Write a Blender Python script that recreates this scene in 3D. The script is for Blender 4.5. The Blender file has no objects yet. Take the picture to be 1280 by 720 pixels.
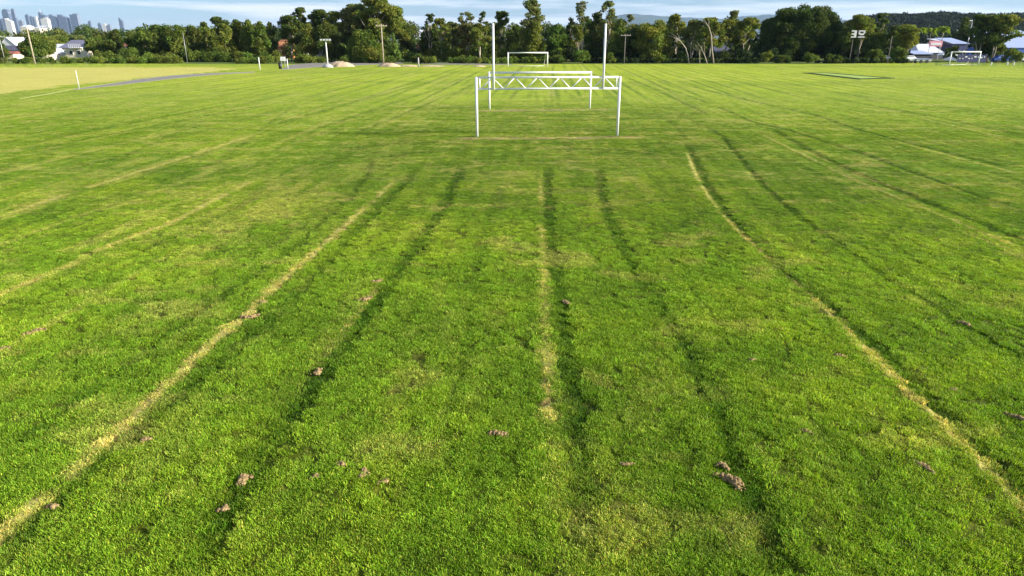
import bpy, math, random
import numpy as np
from mathutils import Vector, Matrix

random.seed(7)
R = math.radians
SC = bpy.context.scene
COL = SC.collection

# ------------------------------------------------------------------ camera, light, exposure
F = 850.0                     # focal length in photo pixels (1280 wide)
PITCH = R(20.1)
CP, SP = math.cos(PITCH), math.sin(PITCH)
CAM_H = 4.73
cam = bpy.data.cameras.new('camera'); cam_o = bpy.data.objects.new('camera', cam); COL.objects.link(cam_o)
cam_o.location = (0, 0, CAM_H); cam_o.rotation_euler = (R(90) - PITCH, 0, 0)
cam.sensor_width = 36; cam.lens = F / 1280 * 36; cam.clip_start = 0.1; cam.clip_end = 60000
SC.camera = cam_o

SUN_EL, SUN_AZ = R(20), R(101)          # azimuth clockwise from +Y
sun = bpy.data.lights.new('sun', 'SUN'); sun.energy = 5.0; sun.angle = R(0.4); sun.color = (1.0, 0.93, 0.80)
sun_o = bpy.data.objects.new('sun', sun); COL.objects.link(sun_o)
sd = Vector((math.sin(SUN_AZ) * math.cos(SUN_EL), math.cos(SUN_AZ) * math.cos(SUN_EL), math.sin(SUN_EL)))
sun_o.rotation_euler = sd.to_track_quat('Z', 'Y').to_euler(); sun_o.location = sd * 50

W = bpy.data.worlds.new('World'); SC.world = W; W.use_nodes = True
nt = W.node_tree; nt.nodes.clear()
def N(tree, typ, **kw):
    n = tree.nodes.new(typ)
    for k, v in kw.items():
        if hasattr(n, k): setattr(n, k, v)
        else: n.inputs[k].default_value = v
    return n
sky = N(nt, 'ShaderNodeTexSky', sky_type='NISHITA', sun_disc=False, sun_elevation=SUN_EL, sun_rotation=SUN_AZ,
        altitude=0, air_density=1.0, dust_density=0.4, ozone_density=2.5)
bg = N(nt, 'ShaderNodeBackground'); out = N(nt, 'ShaderNodeOutputWorld')
bg.inputs['Strength'].default_value = 0.066
# thin bands of cloud, denser towards the right of the view
tc = N(nt, 'ShaderNodeTexCoord'); mp = N(nt, 'ShaderNodeMapping'); mp.inputs['Scale'].default_value = (1.3, 1.3, 20.0)
nt.links.new(tc.outputs['Generated'], mp.inputs['Vector'])
cn = N(nt, 'ShaderNodeTexNoise'); cn.inputs['Scale'].default_value = 2.9; cn.inputs['Detail'].default_value = 7; cn.inputs['Roughness'].default_value = 0.58
nt.links.new(mp.outputs[0], cn.inputs['Vector'])
sx = N(nt, 'ShaderNodeSeparateXYZ'); nt.links.new(tc.outputs['Generated'], sx.inputs[0])
ad = N(nt, 'ShaderNodeMath', operation='MULTIPLY_ADD'); ad.inputs[1].default_value = 0.02; nt.links.new(sx.outputs['X'], ad.inputs[0]); nt.links.new(cn.outputs['Fac'], ad.inputs[2])
cr = N(nt, 'ShaderNodeValToRGB'); cr.color_ramp.elements[0].position = 0.43; cr.color_ramp.elements[1].position = 0.63
nt.links.new(ad.outputs[0], cr.inputs[0])
mr = N(nt, 'ShaderNodeMath', operation='MULTIPLY'); mr.inputs[1].default_value = 0.9; nt.links.new(cr.outputs[0], mr.inputs[0])
cmx = N(nt, 'ShaderNodeMix', data_type='RGBA'); nt.links.new(mr.outputs[0], cmx.inputs['Factor'])
tint = N(nt, 'ShaderNodeMix', data_type='RGBA', blend_type='MULTIPLY'); tint.inputs['Factor'].default_value = 1.0
tint.inputs['B'].default_value = (0.64, 0.83, 1.16, 1)
nt.links.new(sky.outputs[0], tint.inputs['A']); nt.links.new(tint.outputs['Result'], cmx.inputs['A'])
cmx.inputs['B'].default_value = (7.4, 7.7, 8.2, 1)
nt.links.new(cmx.outputs['Result'], bg.inputs[0]); nt.links.new(bg.outputs[0], out.inputs[0])

SC.view_settings.view_transform = 'Standard'; SC.view_settings.look = 'None'
SC.view_settings.gamma = 1; SC.view_settings.exposure = 1.2
SC.render.engine = 'CYCLES'
SC.cycles.max_bounces = 5; SC.cycles.diffuse_bounces = 2; SC.cycles.transmission_bounces = 3
SC.cycles.transparent_max_bounces = 8; SC.cycles.volume_bounces = 0; SC.cycles.use_denoising = True
SC.cycles.sample_clamp_indirect = 6

# ------------------------------------------------------------------ measured points on the level ground
def G(px, py):
    """point of the level ground seen at photo pixel (px, py) -> metres"""
    z = F * CAM_H / CP / (py - (360 - F * SP / CP))
    v = (py - 360) / F
    return ((px - 640) * z / F, z * (CP - v * SP))
def HH(py, Y):
    """height above ground of what is seen in photo row py at distance Y"""
    v = (360 - py) / F
    return CAM_H + Y * (v * CP - SP) / (CP + v * SP)
def XX(px, Y, h=2.0):
    z = Y * CP + (CAM_H - h) * SP
    return (px - 640) * z / F

# ------------------------------------------------------------------ helpers
def tag(o, label=None, cat=None, group=None, kind=None):
    if label: o['label'] = label
    if cat: o['category'] = cat
    if group: o['group'] = group
    if kind: o['kind'] = kind
    return o
def thing(name, loc, label, cat, group=None, rz=0):
    o = bpy.data.objects.new(name, None); COL.objects.link(o); o.location = loc; o.rotation_euler = (0, 0, rz)
    o.empty_display_size = 0.3
    return tag(o, label, cat, group)
def link_mesh(name, me, mat=None, parent=None, loc=None):
    o = bpy.data.objects.new(name, me); COL.objects.link(o)
    if mat is not None and not me.materials: me.materials.append(mat)
    if parent is not None: o.parent = parent
    if loc is not None: o.location = loc
    return o
def np_mesh(name, V, loops, starts, totals, smooth=False):
    me = bpy.data.meshes.new(name)
    me.vertices.add(len(V)); me.vertices.foreach_set('co', np.asarray(V, np.float32).ravel())
    me.loops.add(len(loops)); me.loops.foreach_set('vertex_index', np.asarray(loops, np.int32))
    me.polygons.add(len(starts)); me.polygons.foreach_set('loop_start', np.asarray(starts, np.int32))
    me.polygons.foreach_set('loop_total', np.asarray(totals, np.int32))
    if smooth: me.polygons.foreach_set('use_smooth', np.ones(len(starts), bool))
    me.update(calc_edges=True)
    return me
def quads_mesh(name, V, Q, smooth=False):
    Q = np.asarray(Q, np.int32); n = len(Q)
    return np_mesh(name, V, Q.ravel(), np.arange(n) * 4, np.full(n, 4), smooth)
def set_color(me, arr, name='col'):
    a = me.attributes.new(name, 'FLOAT_VECTOR', 'POINT'); a.data.foreach_set('vector', np.asarray(arr, np.float32).ravel())

class MB:
    def __init__(s): s.v = []; s.f = []
    def add(s, V, Fc):
        b = len(s.v); s.v += [tuple(p) for p in V]; s.f += [tuple(i + b for i in f) for f in Fc]; return s
    def box(s, c, d, rz=0, taper=1.0):
        x, y, z = d[0] / 2, d[1] / 2, d[2] / 2; cs, sn = math.cos(rz), math.sin(rz); V = []
        for k in (-1, 1):
            t = taper if k > 0 else 1
            for (a, b) in ((-1, -1), (1, -1), (1, 1), (-1, 1)):
                X, Y = a * x * t, b * y * t
                V.append((c[0] + X * cs - Y * sn, c[1] + X * sn + Y * cs, c[2] + k * z))
        return s.add(V, [(3, 2, 1, 0), (4, 5, 6, 7), (0, 1, 5, 4), (1, 2, 6, 5), (2, 3, 7, 6), (3, 0, 4, 7)])
    def tube(s, pts, rad, n=10, cap=True):
        pts = [Vector(p) for p in pts]
        if not hasattr(rad, '__len__'): rad = [rad] * len(pts)
        V = []; Fc = []
        for i, p in enumerate(pts):
            d = (pts[min(i + 1, len(pts) - 1)] - pts[max(i - 1, 0)]).normalized()
            u = d.cross(Vector((0, 0, 1)))
            if u.length < 1e-3: u = d.cross(Vector((0, 1, 0)))
            u.normalize(); w = d.cross(u).normalized()
            for k in range(n):
                a = 2 * math.pi * k / n
                V.append(p + (u * math.cos(a) + w * math.sin(a)) * rad[i])
        for i in range(len(pts) - 1):
            for k in range(n):
                Fc.append((i * n + k, i * n + (k + 1) % n, (i + 1) * n + (k + 1) % n, (i + 1) * n + k))
        if cap:
            Fc.append(tuple(range(n))[::-1]); Fc.append(tuple((len(pts) - 1) * n + k for k in range(n)))
        return s.add(V, Fc)
    def build(s, name, mat, parent=None, loc=None, smooth=False, bevel=0):
        me = bpy.data.meshes.new(name); me.from_pydata(s.v, [], s.f); me.update()
        if smooth:
            me.polygons.foreach_set('use_smooth', np.ones(len(me.polygons), bool))
        o = link_mesh(name, me, mat, parent, loc)
        if bevel:
            m = o.modifiers.new('bevel', 'BEVEL'); m.width = bevel; m.segments = 2; m.limit_method = 'ANGLE'
        return o

# ------------------------------------------------------------------ noise (numpy)
def _hash(ix, iy, seed):
    h = (ix.astype(np.int64) * 374761393 + iy.astype(np.int64) * 668265263 + seed * 974634777) & 0x7fffffff
    h = ((h ^ (h >> 13)) * 1274126177) & 0x7fffffff
    h = (h ^ (h >> 16)) & 0x7fffffff
    return (h % 100003) / 100003.0
def vnoise(x, y, seed=0):
    ix = np.floor(x); iy = np.floor(y); fx = x - ix; fy = y - iy
    fx = fx * fx * (3 - 2 * fx); fy = fy * fy * (3 - 2 * fy)
    a = _hash(ix, iy, seed); b = _hash(ix + 1, iy, seed); c = _hash(ix, iy + 1, seed); d = _hash(ix + 1, iy + 1, seed)
    return (a * (1 - fx) + b * fx) * (1 - fy) + (c * (1 - fx) + d * fx) * fy
def fbm(x, y, seed=0, oct=3):
    s = 0; a = 0.5; t = 0
    x, y = np.asarray(x, float), np.asarray(y, float)
    for i in range(oct):
        an = .6 + 1.1 * i; u, v = x * math.cos(an * (i > 0)) - y * math.sin(an * (i > 0)), x * math.sin(an * (i > 0)) + y * math.cos(an * (i > 0))
        if i == 0: u = u + .45 * (vnoise(x * 1.7 + 9, y * 1.7, seed + 3) - .5) * 2; v = v + .45 * (vnoise(x * 1.7, y * 1.7 + 5, seed + 4) - .5) * 2
        s = s + a * vnoise(u * 2 ** i, v * 2 ** i, seed + i * 17); t += a; a *= 0.55
    return s / t
def smooth(e0, e1, x):
    t = np.clip((x - e0) / (e1 - e0), 0, 1); return t * t * (3 - 2 * t)

# ------------------------------------------------------------------ materials
def mat_new(name):
    m = bpy.data.materials.new(name); m.use_nodes = True; t = m.node_tree
    b = t.nodes['Principled BSDF']; return m, t, b
def paint(name, c, rough=0.5, var=0.08, scale=4.0, metal=0.0, spec=0.5, bump=0.0):
    m, t, b = mat_new(name)
    tcn = N(t, 'ShaderNodeTexCoord'); n = N(t, 'ShaderNodeTexNoise'); n.inputs['Scale'].default_value = scale; n.inputs['Detail'].default_value = 5
    t.links.new(tcn.outputs['Object'], n.inputs['Vector'])
    r = N(t, 'ShaderNodeValToRGB'); e = r.color_ramp.elements
    e[0].position = 0.3; e[1].position = 0.7
    e[0].color = tuple(x * (1 - var) for x in c) + (1,); e[1].color = tuple(min(1, x * (1 + var)) for x in c) + (1,)
    t.links.new(n.outputs['Fac'], r.inputs[0]); t.links.new(r.outputs[0], b.inputs['Base Color'])
    b.inputs['Roughness'].default_value = rough; b.inputs['Metallic'].default_value = metal
    b.inputs['Specular IOR Level'].default_value = spec
    if bump:
        bp = N(t, 'ShaderNodeBump'); bp.inputs['Strength'].default_value = bump; bp.inputs['Distance'].default_value = 0.02
        t.links.new(n.outputs['Fac'], bp.inputs['Height']); t.links.new(bp.outputs[0], b.inputs['Normal'])
    return m
M_white = paint('white_paint', (0.80, 0.80, 0.78), 0.35, 0.04, 9)
M_whitewall = paint('white_wall', (0.62, 0.62, 0.61), 0.7, 0.05, 1.5)
M_cream = paint('cream_wall', (0.62, 0.56, 0.42), 0.7, 0.07, 1.5)
M_yellow = paint('pale_yellow_wall', (0.66, 0.60, 0.26), 0.7, 0.08, 1.2)
M_redroof = paint('red_brown_roof', (0.24, 0.075, 0.05), 0.8, 0.25, 1.2)
M_orange = paint('terracotta', (0.42, 0.17, 0.08), 0.8, 0.25, 1.2)
M_darkroof = paint('charcoal_roof', (0.07, 0.07, 0.10), 0.6, 0.2, 1.2)
M_greyroof = paint('pale_metal_roof', (0.60, 0.62, 0.68), 0.4, 0.06, 1.5)
M_blueroof = paint('blue_grey_metal', (0.33, 0.40, 0.60), 0.5, 0.05, 0.6)
M_lavroof = paint('grey_lavender_roof', (0.15, 0.15, 0.21), 0.6, 0.12, 1.2)
M_darkgrey = paint('dark_grey_cladding', (0.07, 0.075, 0.085), 0.7, 0.15, 1.5)
M_blue = paint('strong_blue_panel', (0.03, 0.10, 0.42), 0.5, 0.1, 1.5)
M_navy = paint('navy_banner', (0.025, 0.03, 0.11), 0.6, 0.1, 2)
M_pink = paint('pink_panel', (0.78, 0.30, 0.38), 0.6, 0.05, 2)
M_glass = paint('dark_glass', (0.02, 0.025, 0.035), 0.1, 0.1, 1)
M_wood = paint('weathered_pole_wood', (0.34, 0.28, 0.20), 0.85, 0.25, 3, bump=0.4)
M_darkwood = paint('dark_pole_wood', (0.16, 0.14, 0.12), 0.85, 0.25, 3)
M_metal = paint('galvanised_steel', (0.46, 0.47, 0.48), 0.45, 0.08, 3, 0.5)
M_conc = paint('concrete', (0.36, 0.35, 0.34), 0.9, 0.15, 3, bump=0.4)
M_black = paint('black_plastic', (0.02, 0.02, 0.022), 0.5, 0.1, 3)
M_soil = paint('dry_soil', (0.245, 0.172, 0.082), 0.95, 0.6, 30, bump=0.8, spec=0.1)
M_sand = paint('pale_sand', (0.44, 0.34, 0.23), 0.95, 0.12, 1.2, bump=0.5, spec=0.1)
M_asph = paint('worn_asphalt', (0.215, 0.20, 0.175), 0.9, 0.15, 1.4, spec=0.2)
M_lens = paint('lamp_glass', (0.7, 0.7, 0.66), 0.2, 0.03, 3)
M_kerb = paint('pale_concrete_edge', (0.21, 0.24, 0.065), 0.9, 0.1, 1)
M_synth = paint('pale_synthetic_turf', (0.30, 0.40, 0.09), 0.9, 0.08, 2, spec=0.1)
M_edge = paint('dark_rough_border', (0.04, 0.07, 0.015), 0.95, 0.3, 3, spec=0.1)

def leaf_material():
    m = bpy.data.materials.new('foliage'); m.use_nodes = True; t = m.node_tree; t.nodes.clear()
    o = N(t, 'ShaderNodeOutputMaterial'); d = N(t, 'ShaderNodeBsdfPrincipled'); tr = N(t, 'ShaderNodeBsdfTranslucent'); mx = N(t, 'ShaderNodeMixShader')
    a = N(t, 'ShaderNodeAttribute', attribute_name='col')
    d.inputs['Roughness'].default_value = 0.6; d.inputs['Specular IOR Level'].default_value = 0.10
    t.links.new(a.outputs['Vector'], d.inputs['Base Color'])
    s = N(t, 'ShaderNodeVectorMath', operation='MULTIPLY'); s.inputs[1].default_value = (1.2, 1.3, 0.5)
    t.links.new(a.outputs['Vector'], s.inputs[0]); t.links.new(s.outputs[0], tr.inputs['Color'])
    mx.inputs[0].default_value = 0.32
    t.links.new(d.outputs[0], mx.inputs[1]); t.links.new(tr.outputs[0], mx.inputs[2]); t.links.new(mx.outputs[0], o.inputs[0])
    return m
M_leaf = leaf_material()
M_bark = paint('grey_brown_bark', (0.15, 0.12, 0.09), 0.9, 0.3, 2.5)
M_palebark = paint('pale_gum_bark', (0.34, 0.29, 0.22), 0.8, 0.25, 1.2)

# ------------------------------------------------------------------ what the turf looks like at every point
TAN_F = 0.0552
def field_coords(X, Y): return X - TAN_F * Y, Y
DARK = [  # wheel ruts of longer, darker grass: (polyline seen in the photo, half width m, strength)
 ([(686,206),(684,225),(686,270),(693,330),(702,390),(712,450),(720,540),(727,620),(732,720)], .21, 1.0),
 ([(748,208),(750,235),(758,265),(780,312),(808,360),(848,420),(876,470),(903,530),(926,600),(965,690),(985,740)], .20, .95),
 ([(858,176),(872,207),(886,235),(905,262),(932,292),(962,325),(1010,362),(1062,405),(1115,450),(1185,520),(1290,625),(1350,690)], .18, 1.0),
 ([(880,158),(903,170),(925,197),(955,232),(1000,272),(1050,308),(1110,348),(1170,385),(1290,455)], .15, .95),
 ([(576,205),(570,225),(552,262),(528,295),(500,335),(478,365),(445,410),(410,458),(372,502),(335,560),(280,640),(235,730)], .25, 1.0),
 ([(520,210),(500,235),(462,272),(430,305),(385,355),(330,405),(265,460),(200,515),(130,575),(60,640),(-30,725)], .20, .85),
 ([(466,196),(458,220),(443,240),(410,270),(380,300),(325,340),(255,385),(160,455),(60,525),(0,570)], .15, .75),
 ([(625,225),(612,262),(603,300),(600,330),(592,370),(586,420),(560,520),(548,620)], .10, .38),
 ([(962,158),(1012,188),(1075,218),(1160,253),(1290,305)], .20, .9),
 ([(892,131),(940,152),(985,162),(1047,182),(1080,192),(1135,213),(1185,231),(1255,256),(1290,266)], .15, .9),
 ([(860,107),(915,120),(960,131),(1020,144),(1070,161),(1150,182),(1290,216)], .17, .9),
 ([(1020,120),(1085,131),(1180,148),(1290,172)], .17, .6), ([(980,108),(1120,125),(1290,148)], .18, .5), ([(960,98),(1120,112),(1290,128)], .2, .4),
 ([(782,96),(822,113),(860,131),(890,146)], .18, .8), ([(812,104),(850,116),(892,131)], .18, .7),
 ([(858,176),(850,164),(838,153),(818,143)], .14, .5), ([(880,158),(862,149),(845,143)], .14, .5),
 ([(0,186),(35,180),(112,163),(170,152),(235,140),(300,128)], .16, .75), ([(20,187),(60,183),(120,171),(183,159),(250,146),(330,131)], .16, .7),
 ([(0,232),(60,217),(120,203),(180,189)], .14, .6), ([(0,292),(90,262),(200,226),(300,193)], .15, .6), ([(-60,420),(90,352),(180,315),(290,262),(335,235)], .16, .7),
 ([(330,160),(430,131),(520,107),(570,93)], .2, .6), ([(380,166),(470,136),(550,110)], .2, .6), ([(440,168),(510,140),(575,112)], .18, .5),
 ([(910,252),(870,268),(835,292),(800,312)], .16, .45),
 ([(1150,258),(1120,285),(1085,312)], .16, .45),
 ([(470,200),(520,190),(600,186),(700,185),(780,187),(850,200)], .22, .5),
 ([(556,208),(600,203),(690,201),(748,206)], .16, .5),
 ([(420,186),(520,178),(580,176)], .2, .45), ([(780,181),(840,178),(900,185)], .2, .4),
 ([(560,150),(640,152),(760,150),(805,147)], .35, .55), ([(620,143),(700,144),(760,142)], .25, .4), ([(585,128),(640,126),(735,127)], .4, .4),
 ([(540,160),(640,163),(760,161)], .2, .4), ([(870,300),(905,370),(935,430)], .08, .35), ([(640,300),(660,360),(668,430)], .07, .25),
 ([(520,300),(470,370),(420,440),(380,500)], .07, .35), ([(1000,390),(990,430),(965,480)], .12, .35),
 ([(742,95),(752,110),(768,123),(790,135)], .25, .5),
]
STRAW = [
 ([(675,218),(676,260),(679,320),(681,400),(684,470),(688,535)], .07, .75),
 ([(681,425),(684,470),(688,536)], .10, 1.0),
 ([(858,188),(868,215),(884,243),(905,270),(945,308),(995,352),(1040,392),(1100,455),(1170,520),(1250,600),(1330,680)], .08, 1.0),
 ([(497,222),(458,258),(402,308),(352,352),(310,391),(250,440),(190,500),(130,552),(60,612),(-70,730)], .12, 1.0),
 ([(350,350),(312,388)], .13, 1.0), ([(290,400),(262,430)], .12, .7), ([(215,478),(150,535)], .12, .8),
 ([(324,223),(282,243),(212,280),(140,305),(80,335),(-60,395)], .14, .9),
 ([(322,167),(270,184),(235,195),(150,222),(60,250),(-20,278)], .18, .85),
 ([(232,162),(180,173),(100,192),(20,212),(-30,222)], .16, .7),
 ([(412,190),(372,215),(310,255),(200,325),(90,390),(0,440)], .09, .35),
 ([(948,166),(1002,192),(1062,222),(1150,258),(1280,312)], .08, .85),
 ([(1135,181),(1200,198),(1280,219)], .1, .85), ([(855,108),(910,121),(960,134)], .1, .6), ([(1145,146),(1280,178)], .1, .6), ([(1120,114),(1280,131)], .12, .6), ([(688,536),(691,600),(694,660)], .07, .35),
 ([(325,158),(425,129),(515,106)], .12, .7), ([(436,166),(506,139),(570,113)], .1, .5),
 ([(1010,190),(1085,222),(1170,250)], .08, .6),
 ([(1040,205),(1100,243),(1230,300),(1285,322)], .08, .5),
 ([(775,150),(880,149),(1050,150),(1100,149)], .14, .6), ([(480,152),(560,151)], .2, .7), ([(400,196),(470,193)], .1, .6), ([(280,262),(420,268),(470,262)], .05, .4),
 ([(1130,222),(1215,216)], .08, .5), ([(820,205),(842,206)], .1, .5), ([(600,385),(640,400)], .06, .3),
 ([(472,355),(452,380),(400,455)], .05, .6),
]
def poly_mask(X, Y, poly, hw, wob):
    P = np.array([G(*p) for p in poly]); seg = np.hypot(*(P[1:] - P[:-1]).T); cum = np.concatenate([[0], np.cumsum(seg)]); tot = cum[-1]
    x0, x1 = P[:, 0].min() - 1.5, P[:, 0].max() + 1.5; y0, y1 = P[:, 1].min() - 1.5, P[:, 1].max() + 1.5
    m = (X > x0) & (X < x1) & (Y > y0) & (Y < y1)
    xs, ys = X[m], Y[m]; dm = np.full(xs.shape, 9e9); al = np.zeros(xs.shape)
    for a, b, c0, sg in zip(P[:-1], P[1:], cum, seg):
        e = b - a; L = (e ** 2).sum() + 1e-9
        t = np.clip(((xs - a[0]) * e[0] + (ys - a[1]) * e[1]) / L, 0, 1)
        dd = np.hypot(xs - a[0] - t * e[0], ys - a[1] - t * e[1]); al = np.where(dd < dm, c0 + t * sg, al); dm = np.minimum(dm, dd)
    w = hw * (0.60 + 0.6 * wob[m]) * (1 + .016 * np.clip(np.hypot(xs, ys) - 14, 0, 50))
    r = np.zeros(X.shape); r[m] = smooth(-.3, np.clip(.10 * tot, .5, 3.0) if P[0, 1] > 18 else .5, al) * smooth(-.05, np.clip(.10 * tot, .5, 3.0) if P[-1, 1] > 18 else .5, tot - al) * (1 - smooth(0.40, 1.35, dm / w + .9 * (vnoise(xs * 9, ys * 9, 7) - .5)))
    return r
PALE = [(-400,84),(60,84.3),(270,84.2),(292,86),(262,90),(190,96.5),(100,105),(20,115),(-250,138)]
def inside(X, Y, poly):
    P = [G(*p) for p in poly]; c = np.zeros(X.shape, bool); n = len(P)
    for i in range(n):
        (xa, ya), (xb, yb) = P[i], P[(i + 1) % n]
        k = ((ya > Y) != (yb > Y)) & (X < (xb - xa) * (Y - ya) / (yb - ya + 1e-12) + xa); c ^= k
    return c
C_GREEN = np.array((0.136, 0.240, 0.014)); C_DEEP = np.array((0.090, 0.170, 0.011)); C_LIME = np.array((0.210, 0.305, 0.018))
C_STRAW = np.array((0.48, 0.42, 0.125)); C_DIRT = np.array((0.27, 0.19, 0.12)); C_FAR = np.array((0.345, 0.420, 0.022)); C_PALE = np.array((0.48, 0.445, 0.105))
def turf(X, Y):
    """-> colour (n,3), rut mask, straw mask, relief height"""
    t, s = field_coords(X, Y); r = np.hypot(X, Y)
    n1 = fbm(X * .35, Y * .35, 1, 4); n2 = fbm(X * 1.6, Y * 1.6, 5, 3); n3 = fbm(X * 7, Y * 7, 9, 2)
    lon = fbm(t * 3.0, s * .18, 21, 3)       # streaks along the mowing
    lat = fbm(X * .10, Y * 1.6, 31, 3)       # streaks across, where the mower turned
    brk = fbm(X * .9, Y * .9, 41, 3)
    dark = np.zeros(X.shape); straw = np.zeros(X.shape)
    for p, hw, k in DARK: dark = np.maximum(dark, k * poly_mask(X, Y, p, hw, n2))
    for p, hw, k in STRAW:
        straw = np.maximum(straw, k * poly_mask(X, Y, p, hw, n2) * smooth(.22, .5, brk + .05 * (k > .8) + .25 * (n3 - .5)))
    # mower passes: everywhere but in the turning strip round the goals and over the hand-mapped ruts
    near = smooth(31, 27, s) * smooth(-6.8, -6.0, t) * smooth(9.6, 8.6, t)
    turn = smooth(26, 29, s) * smooth(58, 52, s) * smooth(-11, -7.5, t + (s - 26) * .06) * smooth(10.5, 8, t - (s - 26) * .08)
    wgt = (1 - near) * (1 - turn) * (1 - .75 * smooth(66, 56, s) * smooth(-60, -50, t))
    bow = 0.0022 * np.clip(s - 28, 0, 60) * np.sign(t) * np.clip(np.abs(t) / 10, 0, 1) * 8
    tw = t - bow + .55 * (vnoise(s * .035 + 3, np.floor(t / 5.2) * 3.1, 51) - .5)
    u = np.mod(tw + 26.0, 5.2); idx = np.floor((tw + 26.0) / 5.2)
    li = _hash(idx, idx * 0 + 3, 61); fw = 1 + np.clip(s - 30, 0, 100) * .012
    def line(c, w): 
        d = np.abs(u - c); d = np.minimum(d, 5.2 - d); return 1 - smooth(.35, 1.5, d / (w * fw))
    g1 = smooth(.28, .6, fbm(t * .6, s * .10, 71, 3)); g2 = smooth(.32, .62, fbm(t * .6, s * .13, 73, 3))
    dark = np.maximum(dark, wgt * (.50 + .5 * g1) * np.maximum(line(.32, .15), .8 * line(2.2, .14)))
    dark = np.maximum(dark, wgt * .5 * g2 * line(3.7, .11)); dark = np.maximum(dark, wgt * .4 * g1 * line(1.3, .08))
    straw = np.maximum(straw, wgt * (.2 + .75 * g2) * (.35 + .65 * li) * line(.02, .10) * smooth(.2, .5, brk))
    straw = np.maximum(straw, wgt * .45 * g1 * line(2.9, .12) * smooth(.45, .62, brk))
    # long faint curving second set of tracks crossing to the left
    v = np.mod(t * .97 + .22 * s + 1.5 * vnoise(s * .03, t * .03, 81), 4.1); d = np.abs(v - 2)
    left = smooth(-9, -14, t) * smooth(70, 45, s)
    dark = np.maximum(dark, .35 * left * (1 - smooth(.1, .22, d)) * g1)
    # scattered clippings
    straw = np.maximum(straw, (.30 + .25 * smooth(10, 25, s)) * smooth(.60, .76, fbm(X * .75, Y * 1.1, 91, 4)))
    straw = np.maximum(straw, .42 * smooth(.60, .74, fbm(X * .16, Y * 2.6, 31, 3)) * smooth(.46, .6, n1) * smooth(16, 30, s))
    dark = np.maximum(dark, turn * .36 * smooth(.48, .62, fbm(X * .07, Y * 1.9, 95, 3)))
    dark = np.maximum(dark, .22 * smooth(.56, .72, fbm(X * .8, Y * 1.1, 97, 4)))
    # fine clippings and mower combing along the direction of travel
    straw = np.maximum(straw, (.12 + .26 * smooth(12, 30, s)) * smooth(.60, .70, fbm(t * 4.5, s * .55, 181, 3)) * smooth(.35, .6, brk))
    straw = np.maximum(straw, .42 * smooth(-5, -9, t) * smooth(12, 17, s) * smooth(.57, .66, fbm(t * 2.4, s * .09, 183, 3)) * smooth(.3, .55, brk))
    straw = np.maximum(straw, .30 * smooth(14, 24, s) * smooth(75, 55, s) * smooth(.64, .72, fbm(X * .45, Y * 3.2, 185, 2)))
    dark = np.maximum(dark, (.22 + .2 * wgt) * smooth(.54, .66, fbm(t * 2.6, s * .10, 187, 3)))
    dirt = np.zeros(X.shape)
    for (x0, x1, y, hw, k) in ((583, 803, 172.5, .42, .95), (600, 762, 137.6, .5, .8)):
        ax, ay = G(x0, y + .9); bx, by = G(x1, y - .8); yy = ay + (by - ay) * (X - ax) / (bx - ax)
        e = smooth(ax - 1, ax + .6, X) * smooth(bx + 1, bx - .6, X)
        d = np.abs(Y - yy) / hw
        b = e * (1 - smooth(.4, 1.5, d + .9 * (n2 - .5)))
        straw = np.maximum(straw, k * b * smooth(.30, .50, fbm(X * .9, Y * 3, 99, 3)))
        dirt = np.maximum(dirt, k * b * smooth(.44, .56, fbm(X * 1.3, Y * 3, 101, 3)))
    dark = dark * (1 - smooth(26, 16, r) * .42 * smooth(.42, .62, fbm(X * 4.5, Y * 4.5, 151, 3))) * (1 - .35 * smooth(85, 120, s))
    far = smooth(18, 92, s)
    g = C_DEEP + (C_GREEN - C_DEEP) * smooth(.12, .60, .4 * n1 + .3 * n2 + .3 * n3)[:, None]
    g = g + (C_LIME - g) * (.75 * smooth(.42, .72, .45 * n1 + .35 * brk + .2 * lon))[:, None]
    g = g + (C_FAR - g) * (far * (.85 + .25 * (n1 - .5)))[:, None]  # far turf paler: drier grass, plus grazing-lit blade tips painted into the colour
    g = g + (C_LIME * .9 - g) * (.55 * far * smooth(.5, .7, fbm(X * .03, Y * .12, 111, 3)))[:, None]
    g = g * (1 - .12 * turn)[:, None]
    gd = g * np.array((.34, .46, .44))
    col = g + (gd - g) * (np.clip(dark * 1.2, 0, 1) ** .85 * (.64 + .36 * smooth(.35, .6, fbm(X * 7, Y * 7, 171, 2))))[:, None]
    col = col + (C_STRAW - col) * (np.clip(straw, 0, 1) * .72)[:, None]
    col = col + (C_DIRT - col) * (np.clip(dirt, 0, 1) * .85)[:, None]
    pal = inside(X + 4 * (n1 - .5) + 2 * (n2 - .5), Y + 8 * (n1 - .5) + 4 * (n2 - .5), PALE).astype(float)
    pc = C_PALE * (.9 + .2 * n1)[:, None]
    gp = smooth(.62, .75, n2)[:, None] * .15
    pc = pc + (C_FAR - pc) * gp
    col = col + (pc - col) * pal[:, None]
    holes = smooth(.63, .74, fbm(X * 5.5, Y * 5.5, 141, 2)) * smooth(26, 18, r)
    straw = straw * (1 - holes); dark = np.maximum(dark, 0)
    # strip of sandy verge beyond the pale field, rough green past the far edge
    edge = smooth(143, 147, Y)
    col = col + (np.array((.10, .14, .03)) - col) * edge[:, None]
    fade = smooth(60, 45, r)
    z = fade * (.03 * (n1 - .5) + .018 * (n2 - .5) + .018 * (n3 - .5) - .04 * np.clip(dark, 0, 1) - .02 * holes)
    z = np.where(r < 4, z * .5, z)
    return col, np.clip(dark, 0, 1), np.maximum(np.clip(straw, 0, 1), dirt), z, holes

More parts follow.
